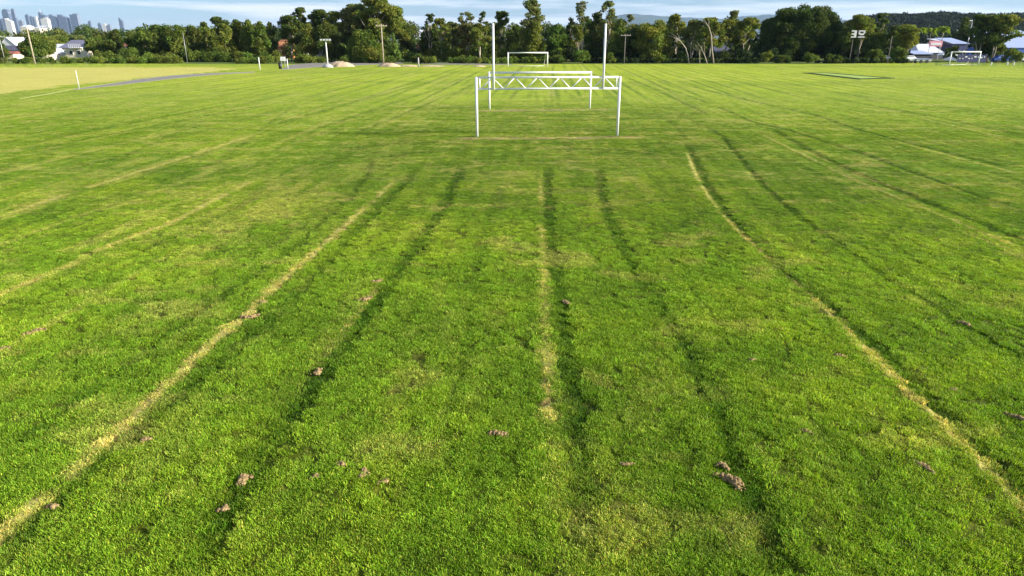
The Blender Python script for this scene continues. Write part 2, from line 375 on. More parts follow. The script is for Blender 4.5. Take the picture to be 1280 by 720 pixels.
# ------------------------------------------------------------------ the ground: one sheet out to the horizon
def build_ground():
    fine = np.linspace(-R(43), R(43), 980)
    coarse = np.linspace(R(43), 2 * math.pi - R(43), 42)[1:-1]
    az = np.concatenate([fine, coarse]); nA = len(az)
    rr = [0.5, 1.5, 2.5, 3.5]
    r = 4.2
    while r < 46: rr.append(r); r *= 1.0053
    while r < 160: rr.append(r); r *= 1.0075
    while r < 14000: rr.append(r); r *= 1.25
    rr = np.array(rr); nR = len(rr)
    A, RR = np.meshgrid(az, rr); X = (RR * np.sin(A)).ravel(); Y = (RR * np.cos(A)).ravel()
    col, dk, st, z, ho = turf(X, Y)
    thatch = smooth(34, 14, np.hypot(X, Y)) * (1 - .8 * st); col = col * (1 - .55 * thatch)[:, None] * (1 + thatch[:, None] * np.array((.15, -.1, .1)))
    V = np.stack([X, Y, z], 1); V = np.vstack([V, [[0, 0, 0]]])
    i, j = np.meshgrid(np.arange(nR - 1), np.arange(nA), indexing='ij')
    j2 = (j + 1) % nA
    Q = np.stack([i * nA + j, i * nA + j2, (i + 1) * nA + j2, (i + 1) * nA + j], -1).reshape(-1, 4)[:, ::-1]
    jj = np.arange(nA); T = np.stack([jj, np.full(nA, nR * nA), (jj + 1) % nA], 1)[:, ::-1]
    T = T[:, ::-1] if False else T
    loops = np.concatenate([Q.ravel(), T.ravel()]); nq, ntt = len(Q), len(T)
    starts = np.concatenate([np.arange(nq) * 4, nq * 4 + np.arange(ntt) * 3]); tot = np.concatenate([np.full(nq, 4), np.full(ntt, 3)])
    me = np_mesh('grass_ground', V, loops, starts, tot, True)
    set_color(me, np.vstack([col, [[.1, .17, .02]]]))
    m = bpy.data.materials.new('mown_turf'); m.use_nodes = True; t = m.node_tree; b = t.nodes['Principled BSDF']
    a = N(t, 'ShaderNodeAttribute', attribute_name='col'); tcn = N(t, 'ShaderNodeNewGeometry')
    def noise(sc, det, rough=.6, vec=None):
        n = N(t, 'ShaderNodeTexNoise'); n.inputs['Scale'].default_value = sc; n.inputs['Detail'].default_value = det; n.inputs['Roughness'].default_value = rough
        t.links.new(vec or tcn.outputs['Position'], n.inputs['Vector']); return n
    n1 = noise(3.5, 6, .7); n2 = noise(22, 4, .7)
    def ramp(src, lo, hi, p0=.3, p1=.7):
        r_ = N(t, 'ShaderNodeMapRange'); r_.inputs['From Min'].default_value = p0; r_.inputs['From Max'].default_value = p1
        r_.inputs['To Min'].default_value = lo; r_.inputs['To Max'].default_value = hi; t.links.new(src, r_.inputs['Value']); return r_.outputs[0]
    k = N(t, 'ShaderNodeMath', operation='MULTIPLY'); t.links.new(ramp(n1.outputs['Fac'], .72, 1.25), k.inputs[0]); t.links.new(ramp(n2.outputs['Fac'], .66, 1.28), k.inputs[1])
    s = N(t, 'ShaderNodeVectorMath', operation='SCALE'); t.links.new(a.outputs['Vector'], s.inputs[0]); t.links.new(k.outputs[0], s.inputs['Scale'])
    t.links.new(s.outputs[0], b.inputs['Base Color'])
    b.inputs['Roughness'].default_value = .9; b.inputs['Specular IOR Level'].default_value = .1
    bp = N(t, 'ShaderNodeBump'); bp.inputs['Strength'].default_value = .55; bp.inputs['Distance'].default_value = .05
    ah = N(t, 'ShaderNodeMath', operation='ADD'); t.links.new(n1.outputs['Fac'], ah.inputs[0]); t.links.new(n2.outputs['Fac'], ah.inputs[1])
    t.links.new(ah.outputs[0], bp.inputs['Height']); t.links.new(bp.outputs[0], b.inputs['Normal'])
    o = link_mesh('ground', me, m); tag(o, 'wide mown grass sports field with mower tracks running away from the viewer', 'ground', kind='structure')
build_ground()

def grass_tufts():
    rng = np.random.default_rng(3)
    # four prototype tufts, kept outside the scene and used only by the instancer
    protos = bpy.data.collections.new('tuft_shapes')
    m = bpy.data.materials.new('grass_blades'); m.use_nodes = True; t = m.node_tree; t.nodes.clear()
    o = N(t, 'ShaderNodeOutputMaterial'); d = N(t, 'ShaderNodeBsdfPrincipled'); tr = N(t, 'ShaderNodeBsdfTranslucent'); mx = N(t, 'ShaderNodeMixShader')
    a = N(t, 'ShaderNodeAttribute', attribute_name='tcol', attribute_type='INSTANCER')
    bl = N(t, 'ShaderNodeAttribute', attribute_name='col')
    mu = N(t, 'ShaderNodeVectorMath', operation='MULTIPLY'); t.links.new(a.outputs['Vector'], mu.inputs[0]); t.links.new(bl.outputs['Vector'], mu.inputs[1])
    d.inputs['Roughness'].default_value = .6; d.inputs['Specular IOR Level'].default_value = .2
    t.links.new(mu.outputs[0], d.inputs['Base Color']); 
    s = N(t, 'ShaderNodeVectorMath', operation='MULTIPLY'); s.inputs[1].default_value = (1.1, 1.1, .6); t.links.new(mu.outputs[0], s.inputs[0]); t.links.new(s.outputs[0], tr.inputs['Color'])
    mx.inputs[0].default_value = .35
    t.links.new(d.outputs[0], mx.inputs[1]); t.links.new(tr.outputs[0], mx.inputs[2]); t.links.new(mx.outputs[0], o.inputs[0])
    for k in range(5):
        n = 70
        rad = .11 * np.sqrt(rng.random(n)); th = rng.random(n) * 6.283
        bx, by = rad * np.cos(th), rad * np.sin(th)
        h = (.012 + .024 * rng.random(n)) * (1.25 if k == 4 else 1); lean = h * (.3 + 1.1 * rng.random(n)); la = th + rng.normal(0, 1.1, n)
        wd = .0028 + .0022 * rng.random(n); fa = rng.random(n) * 6.283
        ux, uy = np.cos(fa) * wd, np.sin(fa) * wd
        mx_, my_ = bx + np.cos(la) * lean * .35, by + np.sin(la) * lean * .35
        tx, ty = bx + np.cos(la) * lean, by + np.sin(la) * lean
        V = np.stack([np.stack([bx - ux, by - uy, -.012 + 0 * h], 1), np.stack([bx + ux, by + uy, -.012 + 0 * h], 1),
                      np.stack([mx_ - ux * .8, my_ - uy * .8, h * .62], 1), np.stack([mx_ + ux * .8, my_ + uy * .8, h * .62], 1),
                      np.stack([tx, ty, h], 1)], 1).reshape(-1, 3)
        b5 = np.arange(n)[:, None] * 5
        Q = b5 + np.array([[0, 1, 3, 2]]); T = b5 + np.array([[2, 3, 4]])
        me = np_mesh('tuft', V, np.concatenate([Q.ravel(), T.ravel()]), np.concatenate([np.arange(n) * 4, n * 4 + np.arange(n) * 3]), np.concatenate([np.full(n, 4), np.full(n, 3)]))
        c = (.80 + .44 * rng.random(n))[:, None] * np.array((1, 1, 1)) * (1 + np.stack([.35 * rng.random(n) - .1, .1 * rng.random(n), 0 * h], 1))
        dry = rng.random(n) < .07
        c[dry] = c[dry] * np.array((2.3, 1.5, 2.8))
        set_color(me, np.repeat(c, 5, 0)); me.materials.append(m)
        protos.objects.link(bpy.data.objects.new('tuft_%s' % 'abcde'[k], me))
    # points
    Xs, Ys, Sc = [], [], []
    for (y0, y1, dens, sc) in ((3.6, 9, 210, .88), (9, 15, 170, .95), (15, 24, 120, 1.0), (24, 38, 80, 1.15), (38, 62, 36, 1.5)):
        half = .86 * y1 + 1.5
        n = int(2 * half * (y1 - y0) * dens)
        x = (rng.random(n) * 2 - 1) * half; y = y0 + (y1 - y0) * rng.random(n)
        k = np.abs(x) < .86 * y + 1.5
        if y1 > 50: k &= rng.random(n) < 1 - (y - 38) / 24.
        Xs.append(x[k]); Ys.append(y[k]); Sc.append(np.full(k.sum(), sc))
    X = np.concatenate(Xs); Y = np.concatenate(Ys); S = np.concatenate(Sc)
    col, dk, st, z, ho = turf(X, Y)
    keep = rng.random(len(X)) > np.maximum(.55 * np.clip(st - .55, 0, 1) / .45, .8 * ho)
    X, Y, S, col, dk, st, z = X[keep], Y[keep], S[keep], col[keep], dk[keep], st[keep], z[keep]
    n = len(X)
    clump = fbm(X * 3.2, Y * 3.2, 131, 3)
    hz = (.70 + .4 * rng.random(n)) * (.80 + .40 * clump) * (1 + .35 * dk - .35 * st) * (.30 + .70 * smooth(26, 9, Y)) * (.4 + .6 * smooth(60, 35, Y))
    tc_ = col * (1.16 + .38 * smooth(28, 12, Y))[:, None] * ((.66 + .62 * rng.random(n)) * (.80 + .40 * fbm(X * 16, Y * 16, 161, 2)))[:, None] * (.89 + .22 * clump)[:, None]
    me = bpy.data.meshes.new('grass_tufts'); me.vertices.add(n)
    me.vertices.foreach_set('co', np.stack([X, Y, z], 1).astype(np.float32).ravel())
    set_color(me, tc_, 'tcol')
    S = S * (.85 + .3 * rng.random(n)); set_color(me, np.stack([S, S, hz * (1 + .12 * (S - 1))], 1), 'tscale')
    rot = np.stack([rng.normal(0, .10, n), rng.normal(0, .10, n), rng.random(n) * 6.283], 1)
    set_color(me, rot, 'trot')
    ob = bpy.data.objects.new('grass', me); COL.objects.link(ob); tag(ob, 'short lush grass blades covering the near part of the field', 'grass', kind='stuff')
    me.materials.append(m)
    ng = bpy.data.node_groups.new('scatter', 'GeometryNodeTree')
    ng.interface.new_socket('Geometry', in_out='INPUT', socket_type='NodeSocketGeometry'); ng.interface.new_socket('Geometry', in_out='OUTPUT', socket_type='NodeSocketGeometry')
    gi = ng.nodes.new('NodeGroupInput'); go = ng.nodes.new('NodeGroupOutput'); iop = ng.nodes.new('GeometryNodeInstanceOnPoints')
    ci = ng.nodes.new('GeometryNodeCollectionInfo'); ci.inputs['Collection'].default_value = protos; ci.inputs['Separate Children'].default_value = True
    ci.inputs['Reset Children'].default_value = True
    def na(nm, ty):
        q = ng.nodes.new('GeometryNodeInputNamedAttribute'); q.data_type = ty; q.inputs['Name'].default_value = nm; return q
    ns, nr = na('tscale', 'FLOAT_VECTOR'), na('trot', 'FLOAT_VECTOR')
    e2r = ng.nodes.new('FunctionNodeEulerToRotation')
    L = ng.links.new
    L(gi.outputs[0], iop.inputs['Points']); L(ci.outputs[0], iop.inputs['Instance']); iop.inputs['Pick Instance'].default_value = True
    L(ns.outputs[0], iop.inputs['Scale']); L(nr.outputs[0], e2r.inputs[0]); L(e2r.outputs[0], iop.inputs['Rotation']); L(iop.outputs[0], go.inputs[0])
    md = ob.modifiers.new('scatter', 'NODES'); md.node_group = ng
    print('tufts', n)
grass_tufts()

# ------------------------------------------------------------------ path, car park, road
def sheet(name, pix, z, mat, label, cat):
    P = [G(*p) for p in pix]; n = len(P) // 2
    V = [(x, y, z) for x, y in P]; V += [(x, y, -.05) for x, y in P]; k = len(P)
    Fc = []
    for i in range(n - 1): Fc.append((i, i + 1, k - 2 - i, k - 1 - i))
    for i in range(k): Fc.append((i, i + k, (i + 1) % k + k, (i + 1) % k))
    me = bpy.data.meshes.new(name); me.from_pydata(V, [], Fc); me.update()
    import bmesh
    bm = bmesh.new(); bm.from_mesh(me); bmesh.ops.recalc_face_normals(bm, faces=bm.faces); bm.to_mesh(me); bm.free()
    o = link_mesh(name, me, mat); tag(o, label, cat, kind='structure'); return o
up = [(92,111.7),(100,110.6),(140,104.5),(175,99.0),(215,94.6),(255,92.1),(290,91.0),(318,90.0)]
lo = [(318,90.7),(290,92.2),(255,94.5),(215,98.6),(175,103.2),(140,107.4),(100,111.7),(92,112.2)]
sheet('path', up + lo, .02, M_asph, 'grey asphalt path curving beside the pale dry field', 'path')
kl = [(x, y + .0) for x, y in up[::-1]]
sheet('path_edge', [(25, 123.5), (60, 117.5)] + [(x, y - .35) for x, y in up] + kl + [(60, 117.9), (25, 123.8)], .05, M_kerb, 'pale concrete edging along the far side of the curved path', 'kerb')
sheet('car_park', [(352,86.3),(364,81.2),(395,78.3),(440,77.6),(500,77.8),(505,80.2),(470,80.8),(412,83.2),(378,85.2),(352,87.2)], .02, M_asph, 'grey asphalt car park beyond the field', 'car park')
sheet('road', [(526,79.0),(560,79.0),(600,79.6),(640,80.2),(640,80.9),(600,81.0),(560,80.8),(526,80.3)], .02, M_asph, 'thin strip of grey road at the far edge of the field', 'road')

# ------------------------------------------------------------------ goals
def goal_frame_of(l, r):
    (xa, ya), (xb, yb) = G(*l), G(*r)
    c = ((xa + xb) / 2, (ya + yb) / 2); return c, math.atan2(yb - ya, xb - xa), math.hypot(xb - xa, yb - ya)
def rugby_goal():
    c, rz, w = goal_frame_of((595.8, 171.0), (772.0, 169.2)); w = 7.32
    t = thing('rugby_goal', (c[0], c[1], 0), 'nearest white goal with zigzag truss crossbar and two tall uprights', 'goal', rz=rz)
    h = w / 2; zl, zu = 2.37, 2.92
    for s in (-1, 1): MB().tube([(s * h, 0, -.05), (s * h, 0, zu + .03)], .066, 14).build('post', M_white, t, smooth=True)
    for z in (zl, zu): MB().tube([(-h + .06, 0, z), (h - .06, 0, z)], .048, 12).build('crossbar', M_white, t, smooth=True)
    m = MB(); bw = (h - .24) * 2 / 6
    for k in range(6):
        x0 = -h + .24 + k * bw; g = .035
        m.tube([(x0 + g, 0, zl + .03), (x0 + bw / 2 - g, 0, zu - .03)], .026, 8); m.tube([(x0 + bw / 2 + g, 0, zu - .03), (x0 + bw - g, 0, zl + .03)], .026, 8)
    m.build('truss_bars', M_white, t, smooth=True)
    for s in (-1, 1):
        MB().tube([(s * (h - .17), 0, zl + .03), (s * (h - .17), 0, zu - .03)], .036, 10).build('truss_end_bar', M_white, t, smooth=True)
        MB().tube([(s * 2.79, -.05, zl - .03), (s * 2.79, -.05, 5.45)], [.058, .054], 12).build('upright', M_white, t, smooth=True)
rugby_goal()
def soccer_goal(l, r, label, w=7.32, H=2.44, back=False, rad=.06, group=None, depth=1.6):
    c, rz, ww = goal_frame_of(l, r)
    t = thing('soccer_goal', (c[0], c[1], 0), label, 'goal', rz=rz); h = w / 2
    for s in (-1, 1): MB().tube([(s * h, 0, -.05), (s * h, 0, H + rad)], rad, 12).build('post', M_white, t, smooth=True)
    MB().tube([(-h + .05, 0, H), (h - .05, 0, H)], rad, 12).build('crossbar', M_white, t, smooth=True)
    if back:
        for s in (-1, 1):
            MB().tube([(s * (h - .05), .05, H - .03), (s * (h - .25), .8, H - .12), (s * (h - .4), depth, .04), (s * h, .05, .04)], .03, 8).build('side_frame', M_white, t, smooth=True)
        MB().tube([(-h + .4, depth, .04), (h - .4, depth, .04)], .03, 8).build('ground_bar', M_white, t, smooth=True)
soccer_goal((612.3, 136.6), (736.6, 135.3), 'plain white goal standing directly behind the truss goal', rad=.075, H=2.50)
soccer_goal((635, 83.2), (684.2, 83.0), 'small distant white goal in front of the trees, seen between the uprights', back=True, rad=.10, H=2.4)
soccer_goal((1180, 81.9), (1228.5, 81.0), 'distant white goal at far right before the blue banner and shops', back=True, rad=.10, w=8.0, depth=2.2)

# ------------------------------------------------------------------ cricket pitch strip
def cricket_pitch():
    A, B, C_, D = G(1003, 91.3), G(1034, 91.2), G(1119, 98.0), G(1074, 99.4)
    t = thing('cricket_pitch', ((A[0] + C_[0]) / 2, (A[1] + C_[1]) / 2, 0), 'long pale cricket strip with dark border on the right of the field', 'cricket pitch')
    o = Vector((t.location.x, t.location.y, 0)); P = [Vector((p[0], p[1], 0)) - o for p in (A, B, C_, D)]
    def ring(k, z): return [Vector((p.x * k[i % 2] if 0 else p.x, p.y, z)) for i, p in enumerate(P)]
    cen = sum(P, Vector()) / 4
    inner = []
    for i, p in enumerate(P):
        e1 = (P[i - 1] - p).normalized(); e2 = (P[(i + 1) % 4] - p).normalized(); inner.append(p + (e1 + e2) * 1.0)
    V = [(p.x, p.y, -.04) for p in P] + [(p.x, p.y, .06) for p in P] + [(p.x, p.y, .06) for p in inner] + [(p.x, p.y, .0) for p in inner]
    Fc = []
    for i in range(4):
        j = (i + 1) % 4; Fc += [(i, j, j + 4, i + 4), (i + 4, j + 4, j + 8, i + 8), (i + 8, j + 8, j + 12, i + 12)]
    MB().add(V, Fc).build('border', M_edge, t)
    V = [(p.x, p.y, .0) for p in inner] + [(p.x, p.y, .045) for p in inner]
    MB().add(V, [(4, 5, 6, 7), (0, 1, 5, 4), (1, 2, 6, 5), (2, 3, 7, 6), (3, 0, 4, 7)]).build('playing_strip', M_synth, t)
cricket_pitch()

# ------------------------------------------------------------------ soil clods and sand heaps
def lump(name, x, y, L, Wd, Hh, rz, mat, label, cat, group=None, seed=0, n=34, rough=.35, exp=1.0):
    rng = np.random.default_rng(seed)
    u = np.linspace(-1, 1, n); A, B = np.meshgrid(u, u); rad = np.sqrt(A ** 2 + B ** 2)
    prof = np.clip(1 - rad ** 2, 0, 1) ** exp
    nz = fbm(A.ravel() * 3.2 + seed * 7, B.ravel() * 2.4 + seed, seed, 4).reshape(A.shape)
    nz2 = fbm(A.ravel() * 9 + seed * 3, B.ravel() * 9, seed + 5, 2).reshape(A.shape)
    z = Hh * prof * (1 - rough + rough * 2.2 * nz) + Hh * 1.6 * rough * (nz2 - .5) * (prof > 0.02) * (rough > .5) + Hh * .4 * rough * (nz2 - .5) * (prof > .02)
    edge = 1 + .35 * (fbm(np.arctan2(B, A).ravel() * 1.5 + 5, rad.ravel() * 0 + seed, seed + 9, 3).reshape(A.shape) - .5) * 2 * rough * 2
    X, Y = A * L / 2 * edge, B * Wd / 2 * edge
    z = np.where(rad > .97, -.03, z)
    cs, sn = math.cos(rz), math.sin(rz)
    V = np.stack([(X * cs - Y * sn).ravel(), (X * sn + Y * cs).ravel(), z.ravel()], 1)
    i, j = np.meshgrid(np.arange(n - 1), np.arange(n - 1), indexing='ij'); q = i * n + j
    Q = np.stack([q, q + 1, q + n + 1, q + n], -1).reshape(-1, 4)
    keep = (rad.ravel()[Q].min(1) < 1.05); Q = Q[keep]
    me = quads_mesh(name, V, Q, smooth=False)
    o = link_mesh(name, me, mat, None, (x, y, 0)); tag(o, label, cat, group); return o
_ICO = None
def clod(px, py, L, Wd, Hh, rz, label, seed):
    """a ragged heap of broken soil crumbs pressed into the turf"""
    global _ICO
    import bmesh
    if _ICO is None:
        bm = bmesh.new(); bmesh.ops.create_icosphere(bm, subdivisions=2, radius=1)
        _ICO = (np.array([v.co[:] for v in bm.verts]), np.array([[v.index for v in f.verts] for f in bm.faces])); bm.free()
    V0, F0 = _ICO; rng = np.random.default_rng(seed); x, y = G(px, py)
    n = int(34 + L * Wd * 1500); rz = R(rz); Vs, Fs = [], []
    for k in range(n):
        u = np.clip(rng.normal(0, .40), -.85, .85); v = np.clip(rng.normal(0, .36), -.75, .75)
        e = max(0, 1 - u * u * .6 - v * v * .6)
        sz = (.009 + .017 * rng.random() ** 2) * (.6 + .7 * e) * (.75 + Hh * 6)
        bend = .25 * Wd * math.sin(u * 3 + seed)
        p = np.array((u * L / 2, v * Wd / 2 + bend, Hh * .45 * e * rng.random() - .004))
        c, q = math.cos(rz), math.sin(rz); p = np.array((p[0] * c - p[1] * q, p[0] * q + p[1] * c, p[2]))
        d = 1 + .55 * (rng.random(len(V0)) - .5); sc = np.array((1, rng.uniform(.6, 1), rng.uniform(.45, .8)))
        a = rng.random() * 6.283; W_ = V0 * d[:, None] * sc * sz; W_ = np.stack([W_[:, 0] * math.cos(a) - W_[:, 1] * math.sin(a), W_[:, 0] * math.sin(a) + W_[:, 1] * math.cos(a), W_[:, 2]], 1)
        Fs.append(F0 + len(V0) * k); Vs.append(W_ + p)
    V = np.vstack(Vs); T_ = np.vstack(Fs); m = len(T_)
    me = np_mesh('soil_clod', V, T_.ravel(), np.arange(m) * 3, np.full(m, 3))
    o = link_mesh('soil_clod', me, M_soil, None, (x, y, .004)); tag(o, label, 'soil clod', 'clods of dry soil on the grass')
clod(912, 602, .44, .17, .085, -62, 'largest brown soil clod, long and crumbly, lower right of the field', 1)
clod(903, 583, .16, .11, .06, -20, 'small brown clod touching the top of the largest soil clod', 2)
clod(622, 543, .27, .13, .07, 12, 'dark brown clod lying alone in the lower middle of the field', 3)
clod(470, 352, .42, .16, .06, 50, 'brown clod in the left wheel rut, upper one of a close pair', 4)
clod(456, 374, .38, .16, .05, 30, 'brown clod in the left wheel rut, lower one of a close pair', 5)
clod(397, 465, .24, .14, .05, 60, 'greyish clod beside the left rut below the pair of clods', 6)
clod(305, 600, .24, .15, .05, 60, 'thin scatter of brown soil at the foot of the left rut', 7)
clod(454, 594, .15, .20, .05, 10, 'upright ragged clod in the lower left part of the field', 208)
clod(427, 581, .13, .11, .045, 30, 'small brown clod just left of the upright ragged clod', 9)
clod(479, 602, .14, .10, .035, 70, 'faint brown clod just right of the upright ragged clod', 10)
clod(312, 396, .40, .14, .06, 22, 'dark clod on the broad straw line, left half of the field', 11)
clod(329, 378, .16, .11, .05, 22, 'small clod on the straw line above the dark clod', 12)
clod(41, 416, .44, .15, .06, 40, 'pale clod near the left edge of the photo', 13)
clod(4, 437, .30, .12, .05, 30, 'pale clod cut by the left edge of the photo', 14)
clod(182, 550, .13, .11, .05, 60, 'small dark clod right of the lower straw line', 15)
clod(65, 633, .13, .09, .04, 20, 'little grey clod at the bottom left beside the straw line', 16)
clod(279, 636, .15, .09, .03, 60, 'flat grey clod low in the left rut near the bottom', 17)
clod(784, 580, .19, .07, .035, -8, 'small flat clod right of the central rut near the bottom', 18)
clod(707, 378, .22, .14, .05, 80, 'dark clod inside the central wheel rut', 19)
clod(1158, 585, .15, .28, .045, 30, 'ragged brown clod at the lower right', 120)
clod(1205, 405, .30, .12, .05, -50, 'brown clod in the outer right-hand rut', 21)
clod(1050, 445, .18, .10, .045, 0, 'small dark clod right of the long straw line', 22)
clod(1271, 522, .12, .30, .06, 25, 'brown clod cut by the right edge of the photo', 23)
clod(1190, 487, .17, .09, .04, 0, 'tiny clod halfway down near the right edge', 24)
clod(940, 450, .14, .09, .035, 0, 'tiny grey clod left of the long curving rut', 25)
clod(394, 596, .10, .08, .03, 0, 'tiny pale clod left of the lower trio of clods', 26)
clod(1008, 540, .20, .08, .03, -30, 'flat grey clod between the two right-hand ruts', 27)

def heap(px, py, L, Wd, Hh, label, seed, mat=M_sand):
    x, y = G(px, py); lump('sand_heap', x, y, L, Wd, Hh, 0, mat, label, 'sand heap', 'heaps of sand beyond the field', seed, rough=.22, exp=.8, n=30)
heap(426, 83.3, 5.2, 3.0, .9, 'tallest heap of pale pinkish sand beside the concrete lamp base', 31)
heap(487, 83.2, 4.2, 2.2, .62, 'low grey and white heap at the foot of the tall wooden pole', 32)
heap(511, 83.0, 4.0, 2.0, .30, 'flat pale heap between the wooden pole and the round bush', 33)
heap(540, 83.0, 5.0, 1.6, .22, 'very flat pale heap right of the round bush', 34)
heap(599, 83.2, 2.6, 1.4, .24, 'little pale heap just left of the left upright', 35)

# ------------------------------------------------------------------ posts, poles, bin
def marker_post(px, py, h, label, r=.09, mat=M_whitewall):
    x, y = G(px, py); t = thing('marker_post', (x, y, 0), label, 'post', 'short posts round the far field')
    MB().tube([(0, 0, -.1), (0, 0, h)], [r, r * .92], 10).build('shaft', mat, t, smooth=True)
    MB().tube([(0, 0, h), (0, 0, h + .05)], [r * 1.2, r * .8], 10).build('cap', mat, t, smooth=True)
marker_post(99.3, 111.3, 1.75, 'white post at the bend of the asphalt path', .035)
marker_post(325, 87.2, 1.9, 'white post standing alone left of the white board', .09)
marker_post(360, 86.2, 1.6, 'white post just right of the black bin', .08)
marker_post(386.3, 78.2, 1.9, 'pale post on the far side of the car park', .09)
marker_post(523.3, 84.0, 1.6, 'grey post in front of the round dark bush', .13, M_conc)
def bin_():
    x, y = G(350.5, 86); t = thing('litter_bin', (x, y, 0), 'black bin at the near corner of the car park', 'bin')
    MB().tube([(0, 0, 0), (0, 0, .9)], [.24, .30], 12).build('body', M_black, t, smooth=True)
    MB().tube([(0, 0, .9), (0, 0, .97), (0, 0, 1.03)], [.33, .33, .2], 12).build('lid', M_black, t, smooth=True)
    x, y = G(354.5, 83.5); t = thing('white_board', (x, y, 0), 'round-cornered white board on two legs beside the black bin', 'sign board')
    b = MB().box((0, 0, 1.35), (.95, .1, .75)).build('board', M_white, t, bevel=.04)
    for s in (-1, 1): MB().tube([(s * .3, 0, -.1), (s * .3, 0, .98)], .04, 8).build('leg', M_metal, t)
bin_()
def power_pole(px, py, top, label, mat=M_wood, arm=True, r=.15, rz=0.3, lamp=False, name='power_pole', Y=None):
    if Y is None: x, y = G(px, py)
    else: y = Y; x = XX(px, Y, 1)
    H = HH(top, y); t = thing(name, (x, y, 0), label, 'pole', rz=rz)
    MB().tube([(0, 0, -.3), (0, 0, H)], [r, r * .68], 12).build('shaft', mat, t, smooth=True)
    if arm:
        MB().box((0, -.12, H - .35), (2.2, .12, .14)).build('crossarm', mat, t)
        for k in (-1, -.35, .35, 1): MB().tube([(k, -.12, H - .28), (k, -.12, H - .1)], [.05, .03], 8).build('insulator', M_conc, t)
    if lamp:
        MB().tube([(0, 0, H - .2), (-.5, -.3, H + .25), (-1.4, -.8, H + .35)], .05, 8).build('lamp_arm', M_metal, t, smooth=True)
        MB().box((-1.6, -.9, H + .33), (.7, .3, .14)).build('lamp_head', M_metal, t, bevel=.03)
    return t
power_pole(44, 80.4, 35, 'tall pale wooden pole at far left before the green bushes', arm=False, r=.17, mat=M_wood)
power_pole(479.5, 80.5, 30, 'tall wooden pole with crossarm in front of the biggest gum tree', r=.16)
power_pole(780, 79.5, 42, 'slim dark pole with crossarm before the shaded trees right of the uprights', mat=M_darkwood, r=.10)
power_pole(1109, 79.5, 45, 'grey pole rising before the trees between the fig and the shops', mat=M_darkwood, arm=False, r=.10)
power_pole(1206, 79.3, 28, 'slender grey street light left of the big tree at far right', mat=M_metal, arm=False, r=.11, lamp=True, name='street_light', Y=162)
power_pole(233.5, 79.5, 41, 'thin pale pole half hidden among the left-hand trees', mat=M_metal, arm=False, r=.05, Y=150)
power_pole(5, 79.5, 44, 'thin pale mast with crossarm at the left edge by the white gable', mat=M_metal, arm=True, r=.07, Y=160)
def flood():
    x, y = G(410, 84.5); H = HH(49, y)
    t = thing('floodlight_pole', (x, y, 0), 'white floodlight pole with paired lamps on a concrete block', 'floodlight')
    MB().tube([(0, 0, 0), (0, 0, .25), (0, 0, .62)], [.95, .9, .42], 14).build('base', M_conc, t, smooth=True)
    MB().tube([(0, 0, .6), (0, 0, H)], [.13, .09], 12).build('pole', M_white, t, smooth=True)
    MB().tube([(-.8, 0, H - .25), (.8, 0, H - .25)], .05, 8).build('crossarm', M_white, t)
    for s in (-.75, -.25, .3, .75):
        b = MB().box((s, -.12, H - .1), (.38, .3, .32)).build('lamp_head', M_metal, t, bevel=.03)
        MB().box((s, -.29, H - .1), (.30, .02, .24)).build('lens', M_lens, b)
flood()

# ------------------------------------------------------------------ foliage
def leaf_quads(C, size, rng):
    n = len(C)
    a = rng.normal(size=(n, 3)); a /= np.linalg.norm(a, axis=1)[:, None]
    b = rng.normal(size=(n, 3)); b -= a * (a * b).sum(1)[:, None]; b /= np.linalg.norm(b, axis=1)[:, None]
    s = size * (.6 + .8 * rng.random(n)); a = a * s[:, None]; b = b * (s * .55)[:, None]
    return np.stack([C - a, C - b * .9, C + a, C + b], 1).reshape(-1, 3)
def foliage_mesh(name, clusters, size, rng, base, dens=1.0, vary=.25):
    """clusters: rows (x, y, z, rx, ry, rz); leaves sit mostly in the outer shell of each cluster"""
    Cs, cols = [], []
    for c in clusters:
        vol = (c[3] * c[4] * c[5]) ** (1 / 3)
        n = max(10, int(dens * 11 * (vol / size) ** 2))
        d = rng.normal(size=(n, 3)); d /= np.linalg.norm(d, axis=1)[:, None]
        rr = 1 - .55 * rng.random(n) ** 1.6 + rng.normal(0, .08, n)
        Cs.append(np.array(c[:3]) + d * rr[:, None] * np.array(c[3:6]))
        k = 1 + vary * (rng.random() * 2 - 1); hue = 1 + .18 * (rng.random() * 2 - 1)
        lc = np.tile(np.array(base) * k * np.array((hue, 1, 1)), (n, 1)) * (.75 + .5 * rng.random(n))[:, None]
        cols.append(lc)
    C = np.vstack(Cs); cols = np.vstack(cols)
    V = leaf_quads(C, size, rng); Q = np.arange(len(V)).reshape(-1, 4)
    me = quads_mesh(name, V, Q); set_color(me, np.repeat(cols, 4, 0)); me.materials.append(M_leaf)
    return me
GREEN = {'dark': (.080, .108, .019), 'deep': (.030, .048, .013), 'olive': (.155, .178, .030), 'mid': (.115, .155, .025), 'bright': (.115, .175, .030),
         'grey': (.145, .160, .048), 'lime': (.20, .27, .03), 'brown': (.130, .120, .034), 'hill': (.017, .028, .014), 'fig': (.062, .090, .018)}
TREES = 'trees along the far side of the field'
